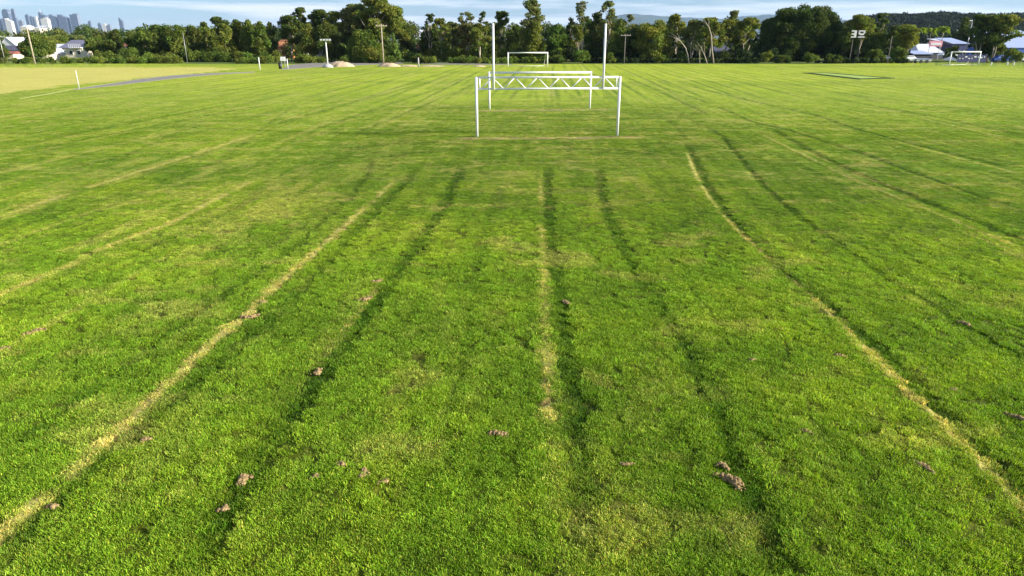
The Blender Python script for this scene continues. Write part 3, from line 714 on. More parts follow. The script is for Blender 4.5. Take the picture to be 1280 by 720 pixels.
def tree(px, top, wpx, Y, kind, hue, label, bot=None, lean=0, group=TREES, name='tree', dens=1.0, pale=None):
    rng = np.random.default_rng(abs(int(px * 31 + top * 7 + Y)))
    H = max(1.2, HH(top, Y)); Wd = wpx * Y * 1.06 / F; x = XX(px, Y, H * .6); r = Wd / 2
    t = thing(name, (x, Y, 0), label, name.replace('_', ' '), group)
    cl = []; tr = MB(); base_h = H * ((.22 if kind in ('gum', 'sparse') else .10) if bot is None else bot)
    bark = M_palebark if (pale if pale is not None else kind in ('gum', 'sparse')) else M_bark
    tr_r = max(.06, min(.26, .012 * H + .008 * Wd)); dp = min(r, 4.5)
    size = .17 if H < 5 else .21
    def limb(p0, p1, r0, r1):
        m = (Vector(p0) + Vector(p1)) / 2 + Vector((rng.normal(0, .05), rng.normal(0, .05), 0.03)) * (Vector(p1) - Vector(p0)).length * 1.5
        tr.tube([p0, m, p1], [r0, (r0 + r1) / 2, r1], 6, cap=False)
    if kind in ('gum', 'sparse'):
        nk = 1 if H < 7 else 2; forks = []
        tr_h = H * rng.uniform(.32, .45)
        for k in range(nk):
            ox = rng.uniform(-.12, .12) * Wd + lean * tr_h * .4
            pts = [(0, 0, -.2), (ox * .4, rng.normal(0, .1), tr_h * .5), (ox, rng.normal(0, .3), tr_h)]
            tr.tube(pts, [tr_r * (1 - .25 * k), tr_r * .75, tr_r * .55], 8); forks.append(pts[-1])
        n = int(rng.integers(20, 26)) if kind == 'gum' else int(rng.integers(15, 19))
        n = int(n * (1 + max(0, Wd - 6) * .09))
        for k in range(n):
            f = forks[k % nk]; zz = base_h + (H - base_h) * (.22 + .78 * ((k + rng.random()) / n) ** .8)
            q = (zz - base_h) / (H - base_h); env = math.sin(math.pi * min(1, (.22 + .74 * q))) ** .6
            an = rng.random() * 6.283; rad = r * env * rng.uniform(.25, .85)
            c = Vector((math.cos(an) * rad + lean * zz * .4, math.sin(an) * rad * dp / max(r, .1), zz))
            s = r * rng.uniform(.20, .36) * (1 if kind == 'gum' else .75)
            s = min(s, 1.4); cz = s * rng.uniform(.55, .8)
            c.z = min(c.z, H - cz)
            cl.append((c.x, c.y, c.z, s, s, cz))
            for _ in range(3 if kind == 'gum' else 5):
                d = rng.normal(size=3) * (1 if kind == 'gum' else 1.7); d /= np.linalg.norm(d) * rng.uniform(.75, 1.15)
                cl.append((c.x + d[0] * s, c.y + d[1] * s, min(c.z + d[2] * cz, H - cz * .4), s * .5, s * .5, cz * .45))
            if k % 2 == 0: limb(f, (c.x, c.y, c.z - cz * .2), tr_r * .38, .03)
    elif kind == 'cone':
        tr.tube([(0, 0, -.2), (0, 0, H * .9)], [tr_r, .04], 8)
        for k in range(26):
            q = (k + rng.random()) / 26; zz = base_h + (H - base_h) * q * .95; rad = r * (1 - q) ** .8
            an = rng.random() * 6.283; s = max(.22, rad * .55)
            cl.append((math.cos(an) * rad * .6, math.sin(an) * rad * .6, zz, s, s, s * .9))
    elif kind == 'tall':     # casuarina-like, upright and ragged
        tr.tube([(0, 0, -.2), (rng.normal(0, .15), 0, H * .5), (rng.normal(0, .2), 0, H * .92)], [tr_r, tr_r * .7, .05], 8)
        n = int(18 + H * 1.2)
        for k in range(n):
            q = (k + rng.random()) / n; zz = base_h + (H - base_h) * q
            env = (math.sin(math.pi * (.18 + .80 * q)) ** .7); rad = r * env * rng.uniform(.2, .8); an = rng.random() * 6.283
            s = min(1.3, r * rng.uniform(.28, .45)) * (.55 + .45 * env); cz = s * rng.uniform(.8, 1.3)
            cl.append((math.cos(an) * rad, math.sin(an) * rad, min(zz, H - cz * .7), s, s, cz))
            if k % 3 == 0: limb((0, 0, zz * .8), (math.cos(an) * rad, math.sin(an) * rad, min(zz, H - cz)), .07, .03)
    else:                    # dome / bush: clumps over an uneven dome
        nst = 1 if kind == 'bush' else 3
        for k in range(nst):
            a0 = rng.random() * 6.283; tr.tube([(0.15 * k, 0, -.2), (math.cos(a0) * r * .12, math.sin(a0) * .3, H * .25), (math.cos(a0) * r * .35, math.sin(a0) * dp * .3, H * .62)], [tr_r, tr_r * .7, .05], 8)
        n = int(min(150, 22 + Wd * Wd * .55)) if kind != 'bush' else 20
        for k in range(n):
            an = rng.random() * 6.283; q = rng.random() ** .7
            el = math.asin(q); rr_ = rng.uniform(.62, .95)
            s = min(1.55, max(.22, r * rng.uniform(.22, .36))); cz = s * rng.uniform(.65, .95)
            zz = base_h + (H - base_h - cz * .75) * math.sin(el) ** .9 * rng.uniform(.75, 1.0) * (1 if kind != 'dome' else rng.uniform(.86, 1))
            cl.append((math.cos(an) * math.cos(el) ** .55 * r * rr_ * .9, math.sin(an) * math.cos(el) ** .55 * dp * rr_, zz, s, s, cz))
        cl.append((0, 0, H * .5, r * .6, dp * .6, H * .33))
    ob = link_mesh('crown', foliage_mesh('crown', cl, size, rng, GREEN[hue], dens * (1.0 if kind != 'sparse' else .75)), None, t)
    tr.build('trunk', bark, t, smooth=True)
    return t
def palm(px, top, Y, label):
    rng = np.random.default_rng(abs(int(px))); H = HH(top, Y); x = XX(px, Y, H)
    t = thing('palm_tree', (x, Y, 0), label, 'palm tree', 'palms beside the shops')
    MB().tube([(0, 0, -.2), (.1, 0, H * .5), (0, 0, H - .9)], [.16, .12, .10], 8).build('trunk', M_palebark, t, smooth=True)
    V = []; Q = []; 
    for k in range(22):
        an = k * 2.399; up_ = rng.uniform(-.1, 1.0); L = rng.uniform(1.4, 2.0)
        for j in range(14):
            q = j / 13; rr_ = L * q; z = H - .9 + up_ * L * q - 1.0 * L * q * q * .8
            c = np.array((math.cos(an) * rr_, math.sin(an) * rr_, z)); side = np.array((-math.sin(an), math.cos(an), -.5)); wd = .42 * math.sin(math.pi * (.12 + .85 * q)); f = np.array((math.cos(an), math.sin(an), -.3)) * .09
            for s in (-1, 1):
                b = len(V); V += [c - f, c + f, c + f * 1.6 + side * s * wd + np.array((0, 0, -.1)), c + side * s * wd * .9]; Q.append((b, b + 1, b + 2, b + 3))
    me = quads_mesh('fronds', np.array(V), Q); cc = np.tile(np.array(GREEN['lime']), (len(V), 1)) * (.7 + .5 * rng.random(len(V) // 4).repeat(4))[:, None]
    set_color(me, cc); me.materials.append(M_leaf); link_mesh('crown', me, None, t)

T = [
 # px, top, width px, distance, kind, hue, label
 (12, 46, 30, 232, 'dome', 'dark', 'dark round tree right behind the white gabled house at far left'),
 (46, 39, 36, 172, 'dome', 'mid', 'rounded green tree right of the tall far-left pole'),
 (70, 42, 34, 218, 'dome', 'olive', 'olive tree above the pale house with two balconies'),
 (98, 44, 22, 208, 'gum', 'grey', 'greyish slim gum just behind the pale balcony house'),
 (118, 41, 24, 176, 'dome', 'mid', 'bushy green tree right of the balcony house'),
 (132, 46, 26, 172, 'dome', 'dark', 'dark low tree left of the red-roofed house'),
 (146, 37, 20, 190, 'tall', 'dark', 'dark narrow tree rising just behind the red-roofed house'),
 (166, 34, 24, 168, 'dome', 'dark', 'first dark tree of the long belt, right of the red-roofed house'),
 (181, 31, 26, 164, 'dome', 'mid', 'bright-sided bushy tree near the left end of the belt'),
 (196, 32, 26, 172, 'tall', 'dark', 'ragged dark tree left of the round-topped belt tree'),
 (209, 25, 26, 166, 'dome', 'dark', 'round-topped dark tree, tallest near the left end of the belt'),
 (224, 32, 24, 160, 'tall', 'mid', 'green upright tree left of the thin pale pole'),
 (241, 28, 30, 164, 'dome', 'dark', 'broad dark tree right behind the thin pale pole'),
 (257, 28, 24, 168, 'tall', 'mid', 'mid-green ragged tree right of the thin pale pole'),
 (276, 21, 28, 172, 'gum', 'dark', 'umbrella-topped dark tree poking above the left belt'),
 (282, 30, 24, 160, 'tall', 'olive', 'olive tree with bare lower trunks below the umbrella-topped tree'),
 (297, 25, 24, 164, 'tall', 'dark', 'dark pointed tree right of the umbrella-topped tree'),
 (311, 25, 22, 162, 'tall', 'mid', 'green pointed tree with pale trunks left of the white-post gap'),
 (327, 27, 22, 160, 'tall', 'mid', 'leafy upright tree directly above the lone white post'),
 (340, 28, 18, 168, 'tall', 'dark', 'dark narrow tree left of the small far tower'),
 (361, 19, 28, 164, 'gum', 'dark', 'open dark gum right of the small far tower'),
 (377, 9, 26, 168, 'gum', 'dark', 'tall thin gum with a knobbly top left of the floodlight pole'),
 (384, 30, 26, 160, 'tall', 'olive', 'olive tree below the tall thin knobbly gum'),
 (400, 12, 32, 168, 'gum', 'dark', 'dense dark gum directly behind the floodlight pole'),
 (421, 14, 34, 164, 'gum', 'olive', 'olive gum right of the floodlight pole'),
 (412, 30, 34, 160, 'tall', 'dark', 'shaded tree filling the space right behind the floodlight lamps'),
 (446, 5, 44, 166, 'gum', 'grey', 'grey-crowned gum, left half of the highest group of trees'),
 (470, -4, 52, 162, 'gum', 'olive', 'tallest gum of all, behind the wooden pole with crossarm', ),
 (492, 8, 38, 165, 'gum', 'olive', 'big gum forming the right shoulder of the highest group'),
 (455, 34, 40, 158, 'dome', 'mid', 'leafy mass under the left of the tallest gum'),
 (492, 40, 17, 152, 'cone', 'bright', 'bright green young conifer right of the wooden pole'),
 (468, 58, 26, 151, 'bush', 'olive', 'small yellowish shrub tree with pale stems left of the wooden pole'),
 (508, 38, 20, 168, 'tall', 'dark', 'dark tree at the left side of the view gap'),
 (521, 66, 15, 149, 'bush', 'dark', 'round dark bush behind the grey post'),
 (537, 17, 22, 164, 'sparse', 'dark', 'thin gum with a tufted flat top right of the view gap'),
 (535, 34, 22, 166, 'tall', 'dark', 'dark lower tree under the tufted thin gum'),
 (551, 23, 26, 160, 'gum', 'olive', 'olive gum right of the tufted thin gum'),
 (566, 27, 26, 164, 'gum', 'grey', 'greyish gum with pale limbs left of the orange-trunked tree'),
 (582, 15, 26, 168, 'sparse', 'grey', 'wispy-topped grey gum above the orange-trunked tree'),
 (583, 30, 26, 158, 'gum', 'brown', 'brownish tree with a straight orange trunk'),
 (600, 29, 26, 156, 'gum', 'olive', 'yellow-green gum just left of the left upright'),
 (604, 14, 18, 170, 'sparse', 'dark', 'small tufted gum top just left of the left upright'),
 (628, 14, 28, 164, 'gum', 'dark', 'dark gum just right of the left upright'),
 (645, 32, 24, 168, 'tall', 'dark', 'low dark tree above the left end of the small distant goal'),
 (664, -1, 34, 160, 'gum', 'grey', 'very tall layered gum above the small distant goal'),
 (668, 28, 34, 158, 'tall', 'olive', 'drooping olive foliage below the very tall layered gum'),
 (694, 24, 30, 162, 'dome', 'bright', 'round bright green tree right of the very tall layered gum'),
 (713, 22, 14, 168, 'tall', 'deep', 'narrow dark spire-like tree between bright round tree and sparse gum'),
 (728, 1, 28, 162, 'sparse', 'grey', 'tall sparse gum with see-through crown left of the right upright'),
 (722, 32, 20, 156, 'gum', 'olive', 'thin-stemmed olive tree under the see-through gum'),
 (744, 16, 26, 164, 'tall', 'dark', 'dark tree between the two tall gums near the right upright'),
 (758, 1, 26, 162, 'gum', 'grey', 'tall round-headed gum just behind the right upright'),
 (775, 24, 22, 160, 'tall', 'mid', 'yellow-green tree right of the right upright'),
 (784, 18, 22, 172, 'sparse', 'grey', 'flat wispy gum crown in front of the blue mountain'),
 (727, 61, 22, 149, 'bush', 'bright', 'bright leafy bush before the trees left of the right upright'),
 (761, 65, 16, 149, 'bush', 'mid', 'small leafy bush right beside the right upright'),
 (700, 68, 22, 149, 'bush', 'dark', 'low dark shrub right of the small distant goal'),
 (794, 30, 26, 162, 'dome', 'dark', 'dark tree behind the slim dark pole'),
 (816, 22, 44, 158, 'dome', 'olive', 'wide olive-topped tree left of the pale-trunked gums'),
 (847, 17, 28, 160, 'gum', 'olive', 'rounded olive gum above the leaning pale trunk'),
 (866, 26, 26, 156, 'gum', 'grey', 'grey gum with a curved leaning pale trunk'),
 (889, 22, 32, 155, 'gum', 'olive', 'gum with three pale slim trunks left of the dark grey house'),
 (907, 25, 26, 164, 'gum', 'olive', 'gum growing over the dark grey house'),
 (917, 13, 20, 166, 'gum', 'grey', 'gum with a small knob of leaves at its top'),
 (934, 22, 32, 160, 'gum', 'olive', 'browny-olive gum touching the left side of the huge fig'),
 (827, 68, 15, 149, 'bush', 'mid', 'small green bush beneath the wide olive-topped tree'),
 (1075, 18, 38, 162, 'gum', 'olive', 'yellowish gum just right of the huge fig'),
 (1056, 30, 26, 160, 'dome', 'dark', 'dark tree merging into the right side of the huge fig'),
 (1100, 16, 20, 168, 'gum', 'dark', 'narrow gum top against the dark hill'),
 (1092, 36, 28, 158, 'dome', 'dark', 'dark leafy tree left of the grey pole'),
 (1095, 60, 24, 152, 'bush', 'mid', 'dense bush at the foot of the grey pole'),
 (1116, 32, 24, 164, 'gum', 'dark', 'dark gum right of the grey pole'),
 (1133, 31, 36, 156, 'gum', 'olive', 'olive leafy gum at the left of the shops'),
 (1124, 56, 22, 153, 'bush', 'mid', 'low leafy tree under the olive gum left of the shops'),
 (1013, 65, 19, 149, 'bush', 'mid', 'light green round bush under the huge fig, nearer its middle'),
 (958, 62, 15, 148, 'bush', 'olive', 'small brownish round tree under the left of the huge fig'),
 (978, 68, 20, 151, 'bush', 'dark', 'dark low bush under the huge fig between two lighter ones'),
 (1042, 68, 22, 150, 'bush', 'dark', 'low dark bush under the right side of the huge fig'),
 (1204, 22, 22, 200, 'tall', 'dark', 'dark upright tree behind the slender street light'),
 (1190, 56, 16, 162, 'bush', 'olive', 'olive shrub between the white roof and the street light'),
 (1228, 18, 34, 158, 'gum', 'dark', 'left and darker half of the big tree by the blue shed'),
 (1247, 18, 40, 156, 'gum', 'olive', 'right and browner half of the big tree by the blue shed'),
 (1238, 42, 34, 160, 'dome', 'dark', 'leafy lower growth under the big tree by the blue shed'),
 (1267, 59, 20, 152, 'bush', 'mid', 'dense green bush before the blue shed'),
 (-18, 46, 40, 178, 'dome', 'dark', 'dark tree at the far left beyond the white gabled house'),
]
for a in T: tree(*a, dens=1.0 if a[4] != 'sparse' else .9, name='shrub' if a[4] == 'bush' else 'tree')
tree(1000, 2.5, 112, 165, 'dome', 'fig', 'huge dark dome-shaped fig tree, broadest crown in the row', bot=.10, name='fig_tree', dens=1.25)
palm(1150, 33, 185, 'lime-green palm at left of the three above the white roof')
palm(1165, 33, 190, 'middle lime-green palm above the white roof')
palm(1181, 31, 186, 'brightest lime-green palm, right of the three above the white roof')

# pale bare trunks in front of the shaded wood
def bare(pts, Y, r0, label):
    base = (XX(pts[0][0], Y, 0), Y, 0); P = []
    t = thing('bare_trunk', base, label, 'tree trunk', 'pale bare gum trunks')
    def conv(p): h = max(-.1, HH(p[1], Y)); return (XX(p[0], Y, h) - base[0], 0, h)
    for k, ln in enumerate([pts] + []):
        P = [conv(p) for p in ln]
    MB().tube(P, np.linspace(r0, r0 * .4, len(P)), 8).build('stem', M_palebark, t, smooth=True)
    m = MB(); e = P[-1]; q = P[-2]
    for dx, dz in ((-1.3, .5), (-.9, 1.0), (.6, .9)): m.tube([q, ((q[0] + e[0] + dx) / 2, .1, (q[2] + e[2] + dz) / 2 + .2), (e[0] + dx, .2, e[2] + dz)], [r0 * .35, r0 * .25, .03], 6)
    m.build('branches', M_palebark, t, smooth=True)
bare([(861, 80), (860, 70), (857, 60), (851, 52), (842, 47)], 149, .16, 'pale trunk curving over to the left, right of the wide olive-topped tree')
bare([(884, 80), (881, 70), (876, 58)], 148, .12, 'slim pale trunk leaning left beside the straight tall one')
bare([(892, 80), (890, 62), (889, 44), (886, 34), (882, 28)], 149, .16, 'tallest straight pale trunk left of the dark grey house')
bare([(874.5, 80), (874.5, 70), (874, 62)], 148.5, .10, 'short upright pale trunk left of the leaning slim one')

def mass(name, label, cat, rows, size, hue, rng, dens=1.0, kind='stuff', lo=.5, hi=1.1, skip=0.0):
    """rows: (px0, px1, top0, top1, Y, depth) -> ragged band of clumps standing on the ground"""
    cl = []
    for (p0, p1, t0, t1, Y, dep, cw) in rows:
        x0, x1 = XX(p0, Y), XX(p1, Y); n = int((x1 - x0) / cw * 2.2) + 1
        for k in range(n):
            q = (k + rng.random()) / n
            if skip and vnoise(np.array([q * (x1 - x0) / 3.5 + p0]), np.array([Y * .3]), 8)[0] < skip: continue
            H = HH(t0 + (t1 - t0) * q, Y)
            H *= (lo + (hi - lo) * rng.random() ** .8) * (1 - .3 * (lo < .7) + .6 * (lo < .7) * float(vnoise(np.array([q * (x1 - x0) / 7 + p0]), np.array([Y * .7]), 3)[0])); y = Y + rng.random() * dep
            layers = max(1, int(H / (cw * .9)))
            for l in range(layers):
                z = H * (l + .55) / layers; s = cw * rng.uniform(.45, .75)
                cl.append((x0 + (x1 - x0) * q + rng.normal(0, cw * .25), y, z, s, s, min(s, H / layers * .75)))
    me = foliage_mesh(name, cl, size, rng, GREEN[hue], dens, .4)
    o = link_mesh(name, me); tag(o, label, cat, kind=kind)
rg = np.random.default_rng(11)
mass('undergrowth', 'band of low green undergrowth along the far edge of the field', 'undergrowth',
     [(-60, 70, 74, 72, 147, 4, .9), (60, 340, 71, 70, 147, 5, 1.2), (110, 330, 63, 61, 155, 6, 1.8), (330, 520, 69, 68, 149, 5, 1.4), (330, 520, 62, 62, 157, 5, 1.8), (528, 640, 71, 72, 147, 4, 1.2), (528, 660, 60, 60, 157, 6, 1.8),
      (640, 730, 71, 71, 148, 3, 1.1)], .15, 'mid', rg, skip=.3)
mass('shade_painted_undergrowth', 'low growth under the trees on the right half, tree shade put into its leaf colour', 'undergrowth',
     [(640, 1140, 64, 62, 158, 8, 2.0), (1030, 1140, 73, 73, 149, 3, .9), (730, 950, 74, 74, 150, 3, 1.0)], .2, 'deep', rg)  # leaf colour darkened to carry the shade below the crowns
mass('background_woodland', 'dense dark woodland behind the first row of trees', 'woodland',
     [(158, 340, 34, 32, 185, 25, 3.2), (340, 512, 30, 26, 185, 25, 3.6), (530, 800, 27, 26, 185, 30, 3.4), (795, 1135, 24, 28, 185, 25, 3.4)], .30, 'dark', rg, 1.0, lo=.8, hi=1.06)
mass('far_woodland', 'far belt of bushland below the city towers', 'woodland',
     [(-250, 170, 35, 33, 430, 120, 9), (-250, 170, 42, 42, 260, 60, 5), (500, 540, 36, 37, 330, 80, 6), (170, 400, 34, 34, 430, 60, 9)], .8, 'dark', rg, 1.0)

# ------------------------------------------------------------------ houses
def house(px0, px1, eave, ridge, Y, wall, roof, label, depth=8, gable='side', base=0, name='house', windows=1, overhang=.2, door=False, rz=0):
    x0, x1 = XX(px0, Y), XX(px1, Y); w = x1 - x0; He, Hr = max(1.2, HH(eave, Y)), HH(ridge, Y)
    t = thing(name, ((x0 + x1) / 2, Y + depth / 2, 0), label, name.replace('_', ' '), rz=rz)
    m = MB(); m.box((0, 0, He / 2), (w, depth, He)); 
    if gable == 'front':
        a = w / 2 - .01; d = depth / 2 - .002
        m.add([(-a, -d, He), (a, -d, He), (0, -d, Hr - .05), (-a, d, He), (a, d, He), (0, d, Hr - .05)], [(0, 1, 2), (5, 4, 3), (0, 2, 5, 3), (1, 4, 5, 2)])
    m.build('wall', wall, t)
    o = overhang; rt = .15; r = MB()
    if gable == 'front':
        k = (Hr - He) / (w / 2)
        for s in (-1, 1):
            xa, za = s * (w / 2 + o), He - k * o
            r.add([(xa, -depth / 2 - o, za), (0, -depth / 2 - o, Hr), (0, depth / 2 + o, Hr), (xa, depth / 2 + o, za),
                   (xa, -depth / 2 - o, za + rt), (0, -depth / 2 - o, Hr + rt), (0, depth / 2 + o, Hr + rt), (xa, depth / 2 + o, za + rt)],
                  [(0, 1, 2, 3), (7, 6, 5, 4), (0, 4, 5, 1), (1, 5, 6, 2), (2, 6, 7, 3), (3, 7, 4, 0)])
    elif gable == 'side':
        a = w / 2 + o; d = depth / 2 + o; hp = min(w * .2, 2.0)
        r.add([(-a, -d, He), (a, -d, He), (a, d, He), (-a, d, He), (-a + hp, 0, Hr), (a - hp, 0, Hr)], [(0, 1, 5, 4), (1, 2, 5), (2, 3, 4, 5), (3, 0, 4), (3, 2, 1, 0)])
    else:
        a = w / 2 + o; d = depth / 2 + o
        r.add([(-a, -d, He), (a, -d, He), (a, d, Hr), (-a, d, Hr), (-a, -d, He + rt), (a, -d, He + rt), (a, d, Hr + rt), (-a, d, Hr + rt)], [(3, 2, 1, 0), (4, 5, 6, 7), (0, 1, 5, 4), (1, 2, 6, 5), (2, 3, 7, 6), (3, 0, 4, 7)])
    r.build('roof', roof, t)
    fy = -depth / 2
    nfl = 2 if He > 4.6 else 1
    for fl in range(nfl):
        zc = 1.4 + fl * 2.8
        if zc + .6 > He: continue
        for k in range(windows):
            xc = -w / 2 + w * (k + .5) / windows; ww = min(1.5, w / windows * .5)
            wi = MB().box((xc, fy - .03, zc), (ww, .1, 1.1)).build('window', M_white, t)
            MB().box((xc, fy - .09, zc), (ww - .16, .03, .94)).build('pane', M_glass, wi)
    if door:
        MB().box((w * .3, fy - .03, 1.0), (.9, .08, 2.0)).build('door', M_darkgrey, t)
    return t
house(1, 21, 57, 47, 215, M_whitewall, M_greyroof, 'white gabled house front at far left', gable='front', depth=10, windows=2)
house(-12, 22, 63, 57, 195, M_darkgrey, M_darkroof, 'low dark-roofed house in front of the white gable', depth=8, windows=2)
house(-14, 15, 69.5, 64, 182, M_cream, M_redroof, 'low house with red-brown roof at the left edge', depth=6, windows=2)
house(50, 57, 66, 61.5, 172, M_cream, M_greyroof, 'small white house glimpsed right of the far-left pole', depth=7, gable='front')
house(62, 73, 62, 55, 200, M_whitewall, M_greyroof, 'little white house between the green tree and balcony house', depth=7)
h_ = house(74, 103, 60, 50, 190, M_cream, M_lavroof, 'cream two-storey house with blue-grey roof and white balcony', depth=9, windows=3)
def balcony(h, x, z, w, Y_):
    m = MB(); m.box((x, -5.1, z), (w, 1.1, .14)); m.build('balcony_floor', M_white, h)
    m = MB(); m.box((x, -5.6, z + .9), (w, .06, .08)); [m.box((x - w / 2 + w * k / 6, -5.6, z + .45), (.07, .05, .85)) for k in range(7)]; m.build('balcony_rail', M_white, h)
balcony(h_, 1.8, 2.6, 3.0, 0)
house(143, 165, 58, 52, 205, M_whitewall, M_redroof, 'white house with dark red roof near the left end of the belt', depth=8, windows=2)
house(344, 364, 58, 49, 190, M_orange, M_orange, 'terracotta house glimpsed through the trees left of the car park', depth=8, windows=2)
house(371, 390, 58, 51, 196, M_cream, M_darkroof, 'cream house with dark roof seen above the car park', depth=8, windows=2)
house(393, 418, 62, 47, 200, M_whitewall, M_darkroof, 'white house behind the floodlight lamps', depth=8, windows=3, gable='front')
house(519, 533, 46, 37, 240, M_whitewall, M_greyroof, 'pale tall building high in the view gap', depth=10, windows=2, gable='flat')
house(520, 534, 59, 50, 200, M_pink, M_redroof, 'small pinkish house low in the view gap', depth=7, windows=2)
house(893, 916, 65, 57, 172, M_darkgrey, M_darkroof, 'dark grey house under the gums left of the fig', depth=8, windows=1)
def lit_window():
    pass
house(1060, 1092, 70, 66, 200, M_yellow, M_greyroof, 'pale yellow low building seen under the trees right of the fig', depth=6, windows=2)
# white building glimpsed through the gap right of the fig
def white_block():
    Y = 154.5; x0, x1 = XX(1064, Y, 6), XX(1082, Y, 6); z1, z0 = HH(38, Y), HH(47, Y)
    t = thing('white_screen', ((x0 + x1) / 2, Y, 0), 'white billboard-like frame standing up among the trees right of the fig', 'billboard')
    w = x1 - x0; h = z1 - z0
    fr = MB()
    fr.box((-w * .30, 0, z0 + h * .92), (w * .36, .15, h * .16)); fr.box((-w * .20, 0, z0 + h * .5), (w * .16, .15, h * .68)); fr.box((-w * .30, .0, z0 + h * .08), (w * .36, .15, h * .16)); fr.box((-w * .37, 0, z0 + h * .5), (w * .17, .15, h * .18))
    fr.box((w * .24, 0, z0 + h * .92), (w * .46, .15, h * .16)); fr.box((w * .24, 0, z0 + h * .08), (w * .46, .15, h * .16)); fr.box((w * .24, 0, z0 + h * .46), (w * .30, .15, h * .24)); fr.box((w * .07, 0, z0 + h * .62), (w * .1, .15, h * .3)); fr.box((w * .41, 0, z0 + h * .72), (w * .1, .15, h * .3))
    fr.build('white_panels', M_whitewall, t)
    for s in (-1, 1): MB().tube([(s * w * .28, .2, -.1), (s * w * .28, .2, z1)], .08, 8).build('leg', M_darkwood, t)
white_block()

# shops at the right
s_ = house(1150, 1180, 66, 55, 176, M_darkgrey, M_greyroof, 'shop with steep pale metal roof behind the far-right goal', depth=9, windows=4, name='shop')
house(1143, 1166, 68, 64.5, 168, M_darkgrey, M_blueroof, 'low dark veranda left of the pale-roofed shop', depth=5, gable='flat', windows=3, name='veranda')
def pink_sign():
    Y = 175; x0, x1 = XX(1161, Y, 3), XX(1177, Y, 3); z1, z0 = HH(51, Y), HH(58, Y)
    t = thing('roof_sign', ((x0 + x1) / 2, Y, 0), 'pink and white sign standing on the pale shop roof', 'sign')
    w, h = x1 - x0, z1 - z0
    b = MB().box((0, 0, (z0 + z1) / 2), (w, .2, h)).build('board', M_pink, t)
    MB().box((0, -.12, (z0 + z1) / 2 - h * .05), (w * .8, .03, h * .4)).build('white_strip', M_white, b)
    for s in (-1, 1): MB().tube([(s * w * .4, .2, -.1), (s * w * .4, .2, z0 + .3)], .06, 8).build('leg', M_metal, t)
pink_sign()
house(1176, 1190, 53, 49, 192, M_cream, M_greyroof, 'cream building top right of the pink sign', depth=7, gable='flat', windows=2, name='building')
house(1189, 1209, 55, 48, 186, M_navy, M_blueroof, 'navy building with blue-grey roof left of the street light', depth=8, gable='flat', windows=3, name='building')
house(1138, 1144, 50, 47, 190, M_pink, M_redroof, 'narrow pink wall rising left of the pale shop roof', depth=4, windows=1, name='building')
house(1246, 1330, 60, 37.5, 185, M_blue, M_blueroof, 'large shed with big pale blue roof at far right', depth=18, gable='flat', windows=5, name='shed')
def sail(px0, px1, y0, y1, Y, label):
    x0, x1 = XX(px0, Y, 2), XX(px1, Y, 2); z0, z1 = HH(y1, Y), HH(y0, Y); w = x1 - x0
    t = thing('shade_umbrella', ((x0 + x1) / 2, Y, 0), label, 'umbrella', 'white shades before the shop')
    V = [(0, 0, z1)]; n = 12
    for k in range(n): a = 6.283 * k / n; V.append((math.cos(a) * w / 2, math.sin(a) * w / 2, z0 + .12 * (k % 2)))
    for k in range(n): a = 6.283 * k / n; V.append((math.cos(a) * w / 2 * .99, math.sin(a) * w / 2 * .99, z0 + .12 * (k % 2) - .15))
    MB().add(V, [(0, 1 + k, 1 + (k + 1) % n) for k in range(n)] + [(1 + k, 1 + n + k, 1 + n + (k + 1) % n, 1 + (k + 1) % n) for k in range(n)]).build('canopy', M_white, t)
    MB().tube([(0, 0, -.1), (0, 0, z1)], .05, 8).build('pole', M_metal, t)
sail(1173, 1196, 63, 69, 166, 'larger white shade beside the far-right goal post')
sail(1182, 1197, 70, 75, 160, 'smaller lower white shade under the far-right goal')
def trailer():
    Y = 151.5; x0, x1 = XX(1143.5, Y, 1), XX(1162, Y, 1); w = x1 - x0; H = HH(73.5, Y)
    t = thing('food_trailer', ((x0 + x1) / 2, Y, 0), 'low white box trailer left of the far-right goal', 'trailer')
    MB().box((0, 0, .35 + (H - .45) / 2), (w, 1.8, H - .45)).build('body', M_whitewall, t, bevel=.06)
    MB().box((0, 0, H - .02), (w + .2, 2.0, .12)).build('roof', M_blueroof, t)
    for s in (-1, 1): 
        wh = MB().tube([(s * w * .2, -.98, .32), (s * w * .2, -.78, .32)], .32, 16).build('wheel', M_black, t)
trailer()
def ute(px, Y, label, col, L=4.4):
    x = XX(px, Y, 1); t = thing('parked_car', (x, Y, 0), label, 'car', 'cars beyond the field')
    V = []; prof = [(-L / 2, .35), (-L / 2, .85), (-L * .38, .95), (-L * .22, 1.42), (L * .18, 1.45), (L * .33, .98), (L / 2, .82), (L / 2, .35)]
    for s in (-.85, .85):
        for (a, b) in prof: V.append((a, s * (1 if b < 1 else .82), b))
    n = len(prof); Fc = [tuple(range(n)), tuple(range(2 * n - 1, n - 1, -1))] + [(k, k + n, (k + 1) % n + n, (k + 1) % n) for k in range(n)]
    MB().add(V, Fc).build('body', col, t, bevel=.05)
    MB().box((-.1, 0, 1.18), (L * .42, 1.56, .3)).build('window', M_glass, t)
    for a in (-1, 1):
        for s in (-1, 1):
            MB().tube([(a * L * .31, s * .72, .33), (a * L * .31, s * .9, .33)], .33, 16).build('wheel', M_black, t)
ute(1137, 152, 'white car nose-on left of the white trailer', M_white, 3.0)
ute(1103, 153, 'pale car half hidden at the foot of the grey pole', M_whitewall)
ute(1253, 156, 'blue car between the big tree and the green bush', M_blue)
ute(1276, 158, 'white car at the right edge before the blue shed', M_white)
